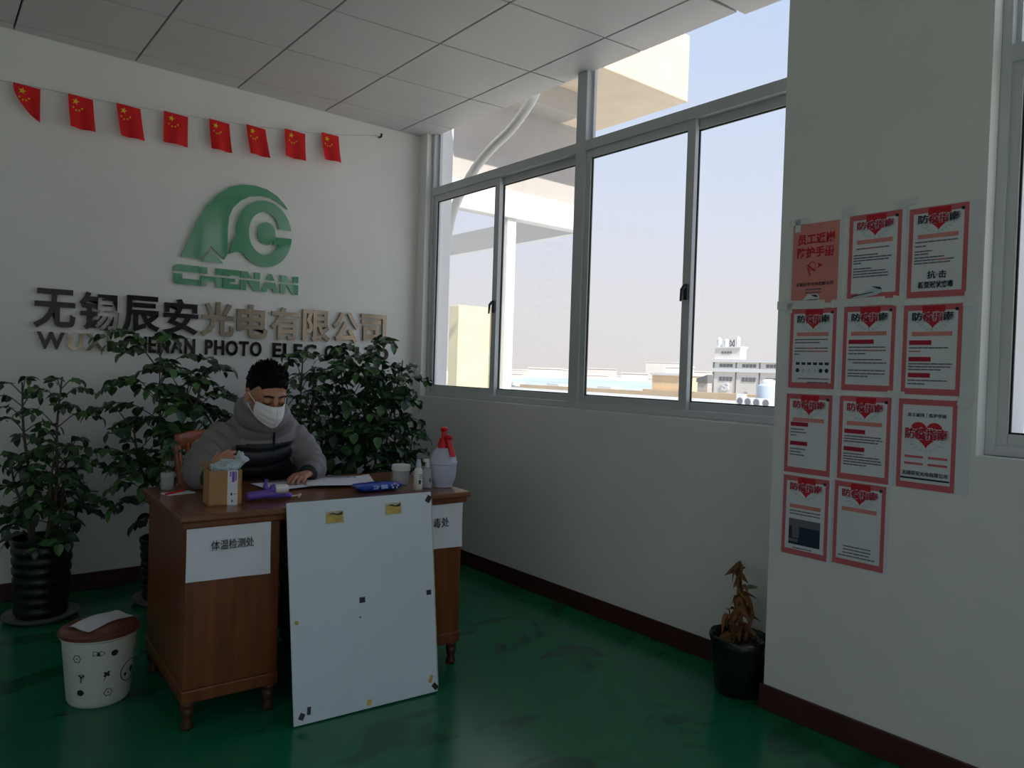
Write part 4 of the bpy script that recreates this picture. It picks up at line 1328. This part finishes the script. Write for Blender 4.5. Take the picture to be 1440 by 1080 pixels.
MB().tube([hp(0, -0.1135, -0.008), hp(0, -0.1295, -0.030), hp(0, -0.1405, -0.055), hp(0, -0.1325, -0.076), hp(0, -0.110, -0.106)], 0.0016, 6).build('seam', MASK, mk, smooth=True)

# quilted jacket
J = MB()
TOR = [((1.345, 3.775, 0.50), 0.205, 0.16), ((1.345, 3.75, 0.65), 0.205, 0.16), ((1.338, 3.68, 0.76), 0.208, 0.158), ((1.322, 3.59, 0.88), 0.210, 0.156), ((1.308, 3.53, 0.97), 0.202, 0.148), ((1.300, 3.495, 1.035), 0.182, 0.130), ((1.292, 3.46, 1.085), 0.140, 0.108), ((1.285, 3.44, 1.12), 0.095, 0.090)]


def tor(t):
    t = max(0, min(len(TOR) - 1.001, t))
    a = int(t)
    f = t - a
    p = Vector(TOR[a][0]).lerp(Vector(TOR[a + 1][0]), f)
    return p, TOR[a][1] + (TOR[a + 1][1] - TOR[a][1]) * f, TOR[a][2] + (TOR[a + 1][2] - TOR[a][2]) * f


pts, rr = [], []
n = 150
for i in range(n + 1):
    p, a, b_ = tor(i / n * (len(TOR) - 1))
    q = 0.015 * (abs(math.sin(PI * (p.z - 0.5) / 0.056)) ** 0.55 - 0.6)
    pts.append(p)
    rr.append((a + q, b_ + q))
J.tube(pts, rr, 40, up=(0, -1, 0))
SL = {}
for s in (-1, 1):
    A = [Vector(p) for p in ARM[s]]
    A[0] = A[0] + Vector((-s * 0.02, 0.0, 0.005))
    cv = curve(A, 22)
    base_r = [0.080, 0.076, 0.066, 0.058, 0.046]
    R_ = []
    tot = 0
    for i, p in enumerate(cv):
        if i:
            tot += (cv[i] - cv[i - 1]).length
        t = i / (len(cv) - 1) * 4
        a = min(int(t), 3)
        rb = base_r[a] + (base_r[a + 1] - base_r[a]) * (t - a)
        R_.append(rb + 0.014 * (abs(math.sin(PI * tot / 0.056)) ** 0.55 - 0.6) + noise.noise(p * 25) * 0.005)
    SL[s] = list(zip(cv, R_))
    J.tube(cv, R_, 24)
# collar and hood
ring_ = []
for k in range(24):
    a = 2 * PI * k / 24
    back = 0.5 + 0.5 * math.sin(a)
    ring_.append((1.283 + 0.098 * math.cos(a), 3.435 + 0.085 * math.sin(a), 1.075 + 0.085 * back))
J.tube(ring_, [(0.034, 0.045)] * 24, 16, closed=True)
jm = remesh(J, 0.005, 1)
jm.materials.append(JACKET)
jm.materials.append(JACKET_BLACK)
idx = []
sl = [(p, q) for s in (-1, 1) for p, q in SL[s][12:]]
for p in jm.polygons:
    c = p.center
    blk = c.z < 0.978 + 0.03 * (c.x - 1.3) and all((c - q).length > rr_ * 1.10 for q, rr_ in sl)
    idx.append(1 if blk else 0)
jm.polygons.foreach_set('material_index', idx)
link('jacket', jm, man)
zp = []
for i in range(16):
    p, a, b_ = tor(2.6 + 3.4 * i / 15)
    zp.append(p + Vector((0.012, -b_ * 0.98 - 0.006, 0.0)))
MB().tube(zp, 0.006, 8).build('zip', JACKET_BLACK, man, smooth=True)
for s in (-1, 1):
    m = MB()
    w0, w1 = Vector(ARM[s][3]), Vector(ARM[s][4])
    d = (w1 - w0).normalized()
    m.tube([w1 - d * 0.02, w1 - d * 0.005, w1 + d * 0.014], [0.050, 0.047, 0.037], 20)
    m.build('cuff', JACKET_BLACK, man, smooth=True)

m = MB()
for s in (-1, 1):
    m.tube(LEGS[s][:4] + [Vector(LEGS[s][4]) + Vector((0, 0, 0.02))], [0.100, 0.088, 0.075, 0.068, 0.062], 16)
m.tube([(1.345, 3.78, 0.462), (1.345, 3.77, 0.65)], [(0.185, 0.15), (0.19, 0.15)], 20, up=(0, -1, 0))
m.build('trousers', TROUSER, man, smooth=True)
for s in (-1, 1):
    e_ = Vector(LEGS[s][-1])
    m = MB()
    m.tube([e_ + Vector((0, 0.05, -0.03)), e_ + Vector((0, 0.0, -0.015)), e_ + Vector((0, -0.08, -0.022)), e_ + Vector((0, -0.17, -0.036)), e_ + Vector((0, -0.20, -0.045))], [(0.035, 0.036), (0.045, 0.054), (0.048, 0.046), (0.044, 0.034), (0.02, 0.02)], 16)
    m.build('shoe', DARK, man, smooth=True)

# ------------------------------------------------------------------ posters on the pier
def heart(cx, cz, w, h):
    pts = []
    for i in range(28):
        t = 2 * PI * i / 28
        x = 16 * math.sin(t) ** 3
        z = 13 * math.cos(t) - 5 * math.cos(2 * t) - 2 * math.cos(3 * t) - math.cos(4 * t)
        pts.append((cx + x / 32 * w, cz + (z + 2.5) / 29 * h))
    return pts[::-1]


def poster(yl, zt, label, kind, spec, wd=0.190, ht=0.314, tapes=(), tilt=0.0):
    """local x runs to the right of the sheet, z up from its top edge"""
    o = thing('notice_poster', label, 'poster', (XP - 0.0006, yl, zt), -PI / 2, 'notices taped to the pier')
    o.rotation_euler = (0, tilt, -PI / 2)
    MB().box(-0.007, -0.0016, -ht - 0.003, wd + (0.045 if yl < 1.16 else 0.016), 0, 0.004).build('paper', PAPER, o)
    L = -0.0018
    bwd = 0.014
    if kind == 'cover':
        MB().rect(0, -ht, wd, 0, L).build('pink_field', PINK_L, o)
        MB().text('员工返岗', 0.020, -0.082, 0.172, -0.040, -0.0036, -0.0024, off=0.03).build('heading', RED_INK, o)
        MB().text('防护手册', 0.020, -0.135, 0.172, -0.092, -0.0036, -0.0024, off=0.03).build('heading', RED_INK, o)
        m = MB()
        for a in (loop_poly(0.018, 0.0155, 20), ):
            m.prism([(0.085 + x * 0.8, -0.168 + z) for x, z in a], -0.0036, -0.0024)
        m.prism([(0.066, -0.16), (0.10, -0.186), (0.098, -0.190), (0.062, -0.164)], -0.0036, -0.0024)
        m.prism([(0.105, -0.155), (0.128, -0.166), (0.106, -0.178), (0.112, -0.166)], -0.0036, -0.0024)
        m.prism([(0.068, -0.172), (0.080, -0.205), (0.076, -0.206), (0.064, -0.174)], -0.0036, -0.0024)
        m.build('doodle_print', RED_INK, o)
        MB().text('无锡辰安光电有限公司', 0.02, -0.246, 0.172, -0.231, -0.0036, -0.0024).build('company_line', INK, o)
        for z in (-0.257, -0.269):
            MB().rect(0.06, z - 0.005, 0.126, z, -0.0026).build('text_line', GREY_INK, o)
    else:
        m = MB()
        m.rect(0, -0.020, wd, 0, L).rect(0, -ht, wd, -ht + 0.022, L).rect(0, -ht + 0.022, bwd, -0.020, L).rect(wd - bwd, -ht + 0.022, wd, -0.020, L)
        m.build('pink_border', PINK, o)
        if kind == 'heart':
            MB().text('员工返岗｜防护手册', 0.032, -0.062, 0.158, -0.048, -0.0036, -0.0024, off=0.01).build('heading', NAVY, o)
            m = MB()
            for k in range(11):
                a = PI * (1.05 + 0.9 * k / 10)
                m.prism([(0.095 + 0.05 * math.cos(a - 0.05), -0.125 + 0.05 * math.sin(a - 0.05)), (0.095 + 0.072 * math.cos(a - 0.06), -0.122 + 0.06 * math.sin(a - 0.06)), (0.095 + 0.072 * math.cos(a + 0.06), -0.122 + 0.06 * math.sin(a + 0.06)), (0.095 + 0.05 * math.cos(a + 0.05), -0.125 + 0.05 * math.sin(a + 0.05))], -0.0026, -0.0018)
            m.build('ray_print', CYAN_L, o)
            MB().prism(heart(0.095, -0.125, 0.105, 0.092), -0.0032, -0.0018).build('heart_print', RED_INK, o)
            MB().text('防疫指南', 0.023, -0.143, 0.167, -0.097, -0.0042, -0.0034, off=0.07).build('title_outline', PAPER, o)
            MB().text('防疫指南', 0.026, -0.140, 0.164, -0.100, -0.0052, -0.0044, off=0.025).build('title', MAROON, o)
            m = MB()
            for z in (-0.198, -0.222):
                for u0, u1 in ((0.026, 0.088), (0.104, 0.166)):
                    m.rect(u0, z - 0.008, u1, z, -0.0026)
            m.build('pink_lines', PINK, o)
            MB().text('无锡辰安光电有限公司', 0.02, -0.268, 0.168, -0.252, -0.0036, -0.0024, off=0.01).build('company_line', NAVY, o)
            m = MB().rect(0.014, -0.281, 0.174, -0.275, -0.0026)
            m.build('text_lines', NAVY, o)
        else:
            m = MB().rect(0.062, -0.026, 0.135, -0.004, -0.0024)
            m.build('title_tab', RED_INK, o)
            m = MB()
            for k in range(9):
                a = PI * (1.08 + 0.84 * k / 8)
                m.prism([(0.095 + 0.035 * math.cos(a - 0.06), -0.052 + 0.03 * math.sin(a - 0.06)), (0.095 + 0.055 * math.cos(a - 0.07), -0.05 + 0.042 * math.sin(a - 0.07)), (0.095 + 0.055 * math.cos(a + 0.07), -0.05 + 0.042 * math.sin(a + 0.07)), (0.095 + 0.035 * math.cos(a + 0.06), -0.052 + 0.03 * math.sin(a + 0.06))], -0.0026, -0.0018)
            m.build('ray_print', CYAN_L, o)
            MB().prism(heart(0.097, -0.050, 0.075, 0.066), -0.0032, -0.0018).build('heart_print', RED_INK, o)
            t = MB()
            for body, u0, u1 in (('防', 0.030, 0.064), ('疫指', 0.066, 0.128), ('南', 0.130, 0.162)):
                t.text(body, u0 - 0.002, -0.060, u1 + 0.002, -0.024, -0.0042, -0.0034, off=0.07)
            t.build('title_outline', PAPER, o)
            t = MB().text('防', 0.030, -0.056, 0.064, -0.026, -0.0052, -0.0044, off=0.025)
            t.text('疫指', 0.066, -0.058, 0.128, -0.026, -0.0052, -0.0044, off=0.02, mi=1)
            t.text('南', 0.130, -0.056, 0.162, -0.026, -0.0052, -0.0044, off=0.025)
            t.build('title', [NAVY if spec.get('dark') else MAROON, MAROON], o)
            MB().prism([(0.172 + 0.006 * math.cos(t_), -0.018 + 0.006 * math.sin(t_)) for t_ in (0, .7, 1.4, 2.1, 2.8, 3.5, 4.2, 4.9, 5.6)], -0.0034, -0.0018).build('corner_dot', NAVY, o)
            bz = spec.get('banner', -0.094)
            MB().rect(0.030, bz - 0.015, 0.160, bz, -0.0022).build('banner', PINK_L, o)
            ln = MB()
            for (z, u0, u1) in spec.get('lines', ()):
                u = u0
                rr2 = random.Random(int(z * 9999) + int(yl * 100))
                while u < u1 - 0.004:                             # print too small to read: strokes, not words
                    w_ = min(rr2.uniform(0.012, 0.03), u1 - u)
                    ln.rect(u, z - 0.0045, u + w_ - 0.0016, z, -0.0022)
                    u += w_
            if ln.v:
                ln.build('text_lines', GREY_INK, o, kind='stuff')
            for (z, u0, u1) in spec.get('red', ()):
                MB().rect(u0, z - 0.016, u1, z, -0.0022).build('red_label', MAROON, o)
            if 'pinkl' in spec:
                rd = MB()
                for (z, u0, u1) in spec['pinkl']:
                    rd.rect(u0, z - 0.0045, u1, z, -0.0024)
                rd.build('pink_lines', PINK, o)
            if spec.get('big'):
                MB().text('抗·击', 0.066, -0.250, 0.128, -0.222, -0.0036, -0.0024, off=0.02).build('slogan', NAVY, o)
                MB().text('新型冠状病毒', 0.038, -0.282, 0.150, -0.258, -0.0036, -0.0024, off=0.025).build('slogan', NAVY, o)
            if spec.get('icons'):
                ic = MB()
                for k in range(6):
                    x = 0.030 + 0.024 * k
                    ic.rect(x, -0.222, x + 0.016, -0.212, -0.0024)
                    if k in (0, 4, 5):
                        ic.prism([(x + 0.008 + 0.008 * math.cos(q), -0.244 + 0.009 * math.sin(q)) for q in (0, 1, 2, 3, 4, 5)], -0.0034, -0.0020)
                ic.build('icon_row', NAVY, o)
                ic = MB()
                for k in (1, 2, 3):
                    x = 0.030 + 0.024 * k
                    ic.prism([(x + 0.008 + 0.007 * math.cos(q), -0.244 + 0.008 * math.sin(q)) for q in (0, 1, 2, 3, 4, 5)], -0.0034, -0.0020)
                ic.build('pale_icons', CYAN_L, o)
            if spec.get('photo'):
                MB().rect(0.030, -0.272, 0.160, -0.170, -0.0022).build('printed_photo', NAVY, o)
                m = MB().rect(0.030, -0.200, 0.160, -0.170, -0.0028).rect(0.044, -0.245, 0.074, -0.180, -0.0030).rect(0.030, -0.262, 0.07, -0.25, -0.0028)
                m.build('photo_light_area', GREY_INK, o)
            if spec.get('train'):
                m = MB().prism([(0.020, -0.306), (0.06, -0.288), (0.10, -0.272), (0.125, -0.276), (0.13, -0.29), (0.11, -0.300), (0.06, -0.308)], -0.0032, -0.0020)
                m.build('train_print', CYAN_L, o)
                m = MB().prism([(0.09, -0.268), (0.122, -0.272), (0.13, -0.282), (0.112, -0.278)], -0.0040, -0.0030)
                m.prism([(0.02, -0.300), (0.10, -0.288), (0.10, -0.291), (0.02, -0.304)], -0.0040, -0.0030)
                m.build('train_window', NAVY, o)
    if kind == 'cover':
        m = MB().prism([(0.030, -0.304), (0.055, -0.296), (0.07, -0.278), (0.11, -0.278), (0.12, -0.292), (0.116, -0.304)], -0.0034, -0.0022)
        m.build('train_print', PAPER, o)
        m = MB().prism([(0.085, -0.280), (0.108, -0.282), (0.115, -0.292), (0.095, -0.288)], -0.0042, -0.0034)
        m.prism([(0.03, -0.300), (0.115, -0.298), (0.115, -0.301), (0.03, -0.304)], -0.0042, -0.0034)
        m.build('train_window', NAVY, o)
    for (u, z, w_, h_, ro) in tapes:
        Mx = Matrix.Translation((u, -0.0052, z)) @ Matrix.Rotation(ro, 4, 'Y')
        MB().box(-w_ / 2, -0.0008, -h_ / 2, w_ / 2, 0.0004, h_ / 2, M=Mx).build('clear_tape', TAPE, o)
    return o


def body_lines(*rows):
    return rows


Lr = 0.020
poster(1.587, 1.971, 'pink cover poster, leftmost of the top row of notices', 'cover', {}, tapes=((0.03, 0.012, 0.075, 0.022, -0.05), (0.02, -0.004, 0.022, 0.05, 0)))
poster(1.359, 1.976, 'notice with a train drawing at its foot, middle of the top row', 'list', dict(train=1, lines=((-0.124, .03, .15), (-0.148, .02, .11), (-0.158, .02, .16), (-0.168, .02, .15), (-0.178, .02, .05), (-0.198, .02, .09), (-0.208, .02, .14), (-0.218, .02, .15), (-0.228, .02, .15)), pinkl=((-0.124, .06, .10),)), tapes=((-0.004, 0.020, 0.055, 0.030, -0.15),))
poster(1.144, 1.970, 'notice with a big two line slogan, rightmost of the top row', 'list', dict(dark=1, big=1, lines=((-0.118, .022, .16), (-0.132, .022, .06), (-0.150, .022, .08), (-0.160, .022, .07), (-0.172, .022, .12), (-0.182, .022, .15), (-0.192, .022, .14)), pinkl=((-0.182, .09, .13),)), tapes=((-0.012, 0.028, 0.080, 0.026, -0.15),))
poster(1.585, 1.637, 'notice with a row of small round icons, leftmost of second row', 'list', dict(dark=1, icons=1, lines=((-0.120, .022, .16), (-0.132, .022, .13), (-0.154, .022, .16), (-0.166, .022, .16), (-0.178, .022, .045), (-0.274, .04, .17), (-0.288, .08, .17)), pinkl=((-0.154, .07, .10), (-0.166, .09, .16))), tapes=((0.04, 0.016, 0.20, 0.034, 0.02), (-0.004, 0.004, 0.022, 0.04, 0)))
poster(1.367, 1.636, 'notice with one crimson heading bar, middle of second row', 'list', dict(dark=1, red=((-0.124, .022, .115),), lines=((-0.150, .022, .16), (-0.162, .022, .16), (-0.174, .022, .09), (-0.196, .022, .15), (-0.208, .04, .165), (-0.236, .022, .16), (-0.248, .022, .16), (-0.258, .022, .10)), pinkl=((-0.162, .09, .12),)), tapes=((0.05, 0.016, 0.20, 0.030, -0.02), (0.195, 0.012, 0.04, 0.036, 0.3)))
poster(1.150, 1.631, 'notice with three crimson heading bars, rightmost of second row', 'list', dict(dark=1, red=((-0.124, .022, .095), (-0.182, .022, .095), (-0.238, .022, .095)), lines=((-0.148, .022, .15), (-0.160, .022, .06), (-0.204, .022, .165), (-0.214, .022, .16), (-0.224, .022, .13), (-0.262, .022, .15), (-0.274, .022, .08)), pinkl=((-0.160, .022, .06),)), tapes=((0.21, 0.012, 0.036, 0.05, 0.1),))
poster(1.589, 1.299, 'notice with two short crimson bars and little text, leftmost of third row', 'list', dict(red=((-0.112, .022, .095), (-0.188, .022, .095)), lines=((-0.138, .022, .08), (-0.150, .022, .09), (-0.162, .022, .05), (-0.216, .022, .09), (-0.228, .022, .07), (-0.240, .022, .085))), tapes=((0.20, 0.012, 0.05, 0.024, 0),))
poster(1.370, 1.301, 'notice with two crimson bars over full text, middle of third row', 'list', dict(red=((-0.124, .022, .10), (-0.190, .022, .10)), lines=((-0.148, .022, .16), (-0.158, .022, .165), (-0.168, .022, .15), (-0.214, .022, .10), (-0.224, .022, .16), (-0.234, .022, .165), (-0.244, .022, .165), (-0.254, .022, .11))), tapes=((0.205, 0.014, 0.06, 0.022, 0.05),))
poster(1.154, 1.301, 'notice with a large red heart at its centre, rightmost of third row', 'heart', {}, tapes=((0.215, 0.0, 0.045, 0.040, 0.3),))
poster(1.588, 0.972, 'notice with a dark printed photograph, left in the bottom row', 'list', dict(photo=1, banner=-0.112, lines=((-0.136, .03, .16), (-0.148, .03, .16), (-0.283, .05, .13))))
poster(1.376, 0.978, 'notice with four text lines in its lower half, lowest on the right', 'list', dict(lines=((-0.240, .04, .145), (-0.252, .04, .145), (-0.264, .04, .14), (-0.276, .022, .16))))

# ------------------------------------------------------------------ outside: the wing next to the window
wing = thing('annex_building', 'white framed glazed annex with a deep concrete eave outside the window', 'building', (0, 0, 0))
m = MB().box(3.35, 4.4, 3.93, 5.62, 12.0, 4.55)
m.build('eave_slab', CONC, wing, bevel=0.01)
MB().box(3.35, 4.95, 3.72, 4.75, 12.0, 3.93).build('soffit_beam', CONC_G, wing)
MB().box(3.35, 5.2, 2.96, 5.05, 5.28, 3.72).build('upper_panel', CONC_G, wing)
MB().box(3.35, 5.14, 2.72, 5.10, 5.26, 2.96).build('head_beam', WHITE_EXT, wing, bevel=0.005)
for x0, x1 in ((3.36, 3.44), (4.11, 4.21), (5.00, 5.10)):
    MB().box(x0, 5.17, 0.55, x1, 5.25, 2.72).build('post', WHITE_EXT, wing, bevel=0.004)
MB().box(3.44, 5.17, 0.9, 5.0, 5.25, 0.98).build('sill_rail', WHITE_EXT, wing)
for x0, x1 in ((3.44, 4.11), (4.21, 5.0)):
    MB().box(x0, 5.205, 0.98, x1, 5.211, 2.72).build('pane', GLASS, wing)
MB().box(3.35, 5.17, -0.3, 5.1, 5.27, 0.9).build('lower_wall', CONC_G, wing)
for y0, y1 in ((6.4, 6.5), (8.0, 8.1), (9.6, 9.7), (11.3, 11.4)):
    MB().box(5.02, y0, 0.55, 5.10, y1, 3.72).build('post', WHITE_EXT, wing)
MB().box(5.02, 5.25, 2.72, 5.10, 11.4, 2.96).build('head_beam', WHITE_EXT, wing)
MB().box(5.02, 5.25, -0.3, 5.10, 11.4, 0.95).build('lower_wall', CONC_G, wing)
MB().box(3.80, 5.45, -0.3, 4.26, 5.6, 1.93).build('cream_pier', CREAM, wing, bevel=0.005)
hs = curve([(3.30, 3.35, 3.85), (3.30, 3.75, 3.45), (3.3, 3.925, 3.238), (3.3, 4.136, 3.091), (3.3, 4.383, 2.991), (3.3, 4.6, 2.864), (3.3, 4.827, 2.638), (3.3, 4.933, 2.369), (3.3, 4.976, 2.03), (3.3, 4.992, 1.744), (3.3, 4.985, 1.167), (3.3, 4.985, 0.6)], 8)
tag(MB().tube(hs, [0.034 + 0.0025 * (i % 2) for i in range(len(hs))], 14).build('drain_hose', HOSE, smooth=True), 'grey white hose curving down outside the left window', 'hose')

# ------------------------------------------------------------------ outside: the town
MB().box(-60, -400, -12.4, 1500, 1500, -12).build('ground', GROUNDM, kind='structure')
tag(MB().box(3.5, -30, -1.0, 47, 70, -0.70).build('lower_roof', ROOF), 'pale flat roof stretching out below the windows', 'roof')
tag(MB().box(46.6, -30, -0.7, 47, 70, -0.42).build('roof_edge', WHITE_EXT), 'white kerb along the far edge of the pale flat roof', 'kerb')
pt = MB().box(50, 24, -6, 50.4, 43, 0.02)
pt.box(50, 43, -6, 50.4, 60, -0.15)
tag(pt.build('parapet_wall', TAN), 'long tan parapet wall of the neighbouring roof', 'wall')
o = thing('stair_house', 'tan stair house standing on the neighbouring roof, left of the mullion', 'building', (50.6, 40.8, -3))
MB().box(0, -1.65, 0, 4, 1.65, 4.28).build('walls', TAN, o)
MB().box(-0.15, -1.8, 4.28, 4.15, 1.8, 4.48).build('roof_slab', WHITE_EXT, o)
o = thing('roof_booth', 'grey booth with a sloping top on the neighbouring roof, right of mullion', 'shed', (50.6, 37.1, -3))
MB().box(0, -0.5, 0, 0.6, 0.5, 3.8).build('walls', CONC_G, o)
MB().add([(-0.1, -0.55, 3.8), (0.7, -0.55, 3.8), (0.7, 0.55, 3.8), (-0.1, 0.55, 3.8), (-0.1, -0.55, 4.45), (0.7, -0.55, 4.45), (0.7, 0.55, 4.1), (-0.1, 0.55, 4.1)],
         [(0, 3, 2, 1), (4, 5, 6, 7), (0, 1, 5, 4), (1, 2, 6, 5), (2, 3, 7, 6), (3, 0, 4, 7)]).build('roof', BUILD_D, o)
for k, (q, x) in enumerate(((0.662, 44.6), (0.648, 44.0), (0.633, 43.6), (0.617, 43.2))):
    o = thing('condenser_unit', 'white air conditioner box on the flat roof, ' + ('tall one at the left end', 'second from the left', 'third from the left', 'the right end one')[k], 'air conditioner', (x, q * x, -0.70), 0, 'condensers on the flat roof')
    MB().box(0, -0.29, 0, 0.4, 0.29, 0.66 + (0.2 if k == 0 else 0)).build('case', WHITE_EXT, o, bevel=0.01)
    MB().tube([(-0.02, 0, 0.38), (0.0, 0, 0.38)], [0.22, 0.24], 20).build('fan_grille', WINDARK, o)
o = thing('water_tank', 'blue grey tank with white top beside the air conditioner boxes', 'tank', (48.3, 29.6, -0.6))
MB().lathe([(0.75, 0), (0.8, 0.05), (0.8, 1.35), (0.5, 1.6), (0.2, 1.7)], 28).build('drum', SHED, o, smooth=True, auto=0.6)
MB().lathe([(0.55, 1.58), (0.5, 1.75), (0.2, 1.85)], 24).build('cap', WHITE_EXT, o, smooth=True, auto=0.6)

fb = thing('factory_building', 'long pale factory building with rows of windows beyond the roofs', 'building', (150, 107.2, -12))
MB().box(0, -70, 0, 30, 0, 17.2).build('walls', BUILD, fb)
MB().box(-0.5, -70.2, 16.7, 30.2, 0.4, 17.45).build('cornice', WHITE_EXT, fb)
MB().box(-0.4, -70.2, 14.4, 0, 0.3, 15.3).build('string_course', WHITE_EXT, fb)
tw = MB().box(0.5, -7.2, 17.4, 3, -0.2, 20.2)
tw.build('stair_tower', BUILD, fb)
MB().box(0.2, -7.4, 20.1, 3.3, 0, 20.45).build('tower_roof', WHITE_EXT, fb)
for k in range(11):
    y = -0.4 - 6.22 * k
    MB().box(-0.14, y - 0.12, 9, 0, y + 0.12, 16.7).build('pilaster', BUILD_D, fb)
    for z0, z1 in ((15.55, 16.3), (12.25, 13.2), (8.3, 9.3)):
        fr = None
        for q in range(4):
            yy = y - 2.0 - 0.95 * q
            MB().box(-0.1, yy - 0.38, z0, 0.02, yy + 0.38, z1).build('window', WINDARK, fb)
for q in range(4):
    MB().box(0.4, -2.6 - 0.75 * q, 18.8, 0.52, -2.1 - 0.75 * q, 19.3).build('window', WINDARK, fb)
MB().box(-0.12, -10.0, 9.0, 0.02, -9.1, 9.9).build('vent', CONC_G, fb)
MB().text('S', -1.0, 0, 1.0, 2.1, -0.2, 0.1, off=0.06)
t = MB().text('S', 0, 0, 2.0, 2.0, -0.3, 0.0, off=0.05)
t.v = [(p[1], -2.9 - p[0], 9.9 + p[2]) for p in t.v]
t.build('letter_logo', WHITE_EXT, fb)
for q, (y, wd_, h_) in enumerate(((-0.9, 1.0, 2.3), (-2.9, 1.2, 1.9), (-6.1, 0.9, 2.5))):
    MB().lathe([(wd_ * 0.5, 0), (wd_ * 0.55, 0.1), (wd_ * 0.55, h_ * 0.8), (wd_ * 0.2, h_)], 14, (1.2, y, 20.4)).build('roof_tank', WHITE_EXT, fb, smooth=True, auto=0.6)
m = MB()
for a, b_ in (((1.2, -4.0, 20.4), (1.2, -4.9, 22.0)), ((1.2, -4.9, 20.4), (1.2, -4.0, 22.0)), ((1.2, -3.9, 20.4), (1.2, -3.9, 22.2)), ((1.2, -5.0, 20.4), (1.2, -5.0, 22.2))):
    m.tube([a, b_], 0.12, 6)
m.build('roof_frame', BUILD_D, fb)

sh = thing('warehouse', 'low warehouse with pale blue sheet roof beyond the tan parapet', 'building', (170, 190, -12))
MB().box(0, -40, 0, 60, 40, 7.4).build('walls', BUILD, sh)
MB().add([(-1, -41, 7.4), (61, -41, 7.4), (61, 41, 7.4), (-1, 41, 7.4), (30, -41, 10.6), (30, 41, 10.6)], [(0, 1, 4), (2, 3, 5), (0, 4, 5, 3), (1, 2, 5, 4), (0, 3, 2, 1)]).build('roof', SHED, sh)
for k in range(3):
    MB().box(-1.2, -32 + 24 * k, 7.6, 4, -26 + 24 * k, 9.0).build('roof_light', WHITE_EXT, sh)
tag(MB().tube(curve([(140, 128, -11.5), (142, 121, -9.5), (144, 114, -9.7), (146, 111, -11)], 8), [3.5 + 0.8 * math.sin(i) for i in range(25)], 12).build('hedge', HAZEGREEN, smooth=True), 'strip of green trees left of the far factory building', 'trees')
r = random.Random(91)
for k in range(46):
    a = math.radians(34 + 54 * (k + r.random() * 0.8) / 46)
    dist = (r.uniform(380, 430), r.uniform(560, 640), r.uniform(780, 880))[k % 3]
    wd_, h_ = (r.uniform(14, 20), r.uniform(20, 31), r.uniform(28, 42))[k % 3], 12 + r.uniform(-4, 6) * dist / 900
    if k in (14, 15):
        h_ += 0.012 * dist
    x, y = dist * math.sin(a), dist * math.cos(a)
    o = thing('distant_block', 'hazy low block in the far skyline seen through the windows', 'building', (x, y, -12), -a, 'far skyline blocks')
    MB().box(-wd_ / 2, -8, 0, wd_ / 2, 8, h_).build('walls', CITY if k % 3 else BUILD, o)
    MB().box(-wd_ / 2 - 0.5, -8.5, h_, wd_ / 2 + 0.5, 8.5, h_ + 0.8).build('roof', WHITE_EXT if k % 2 else CITY, o)
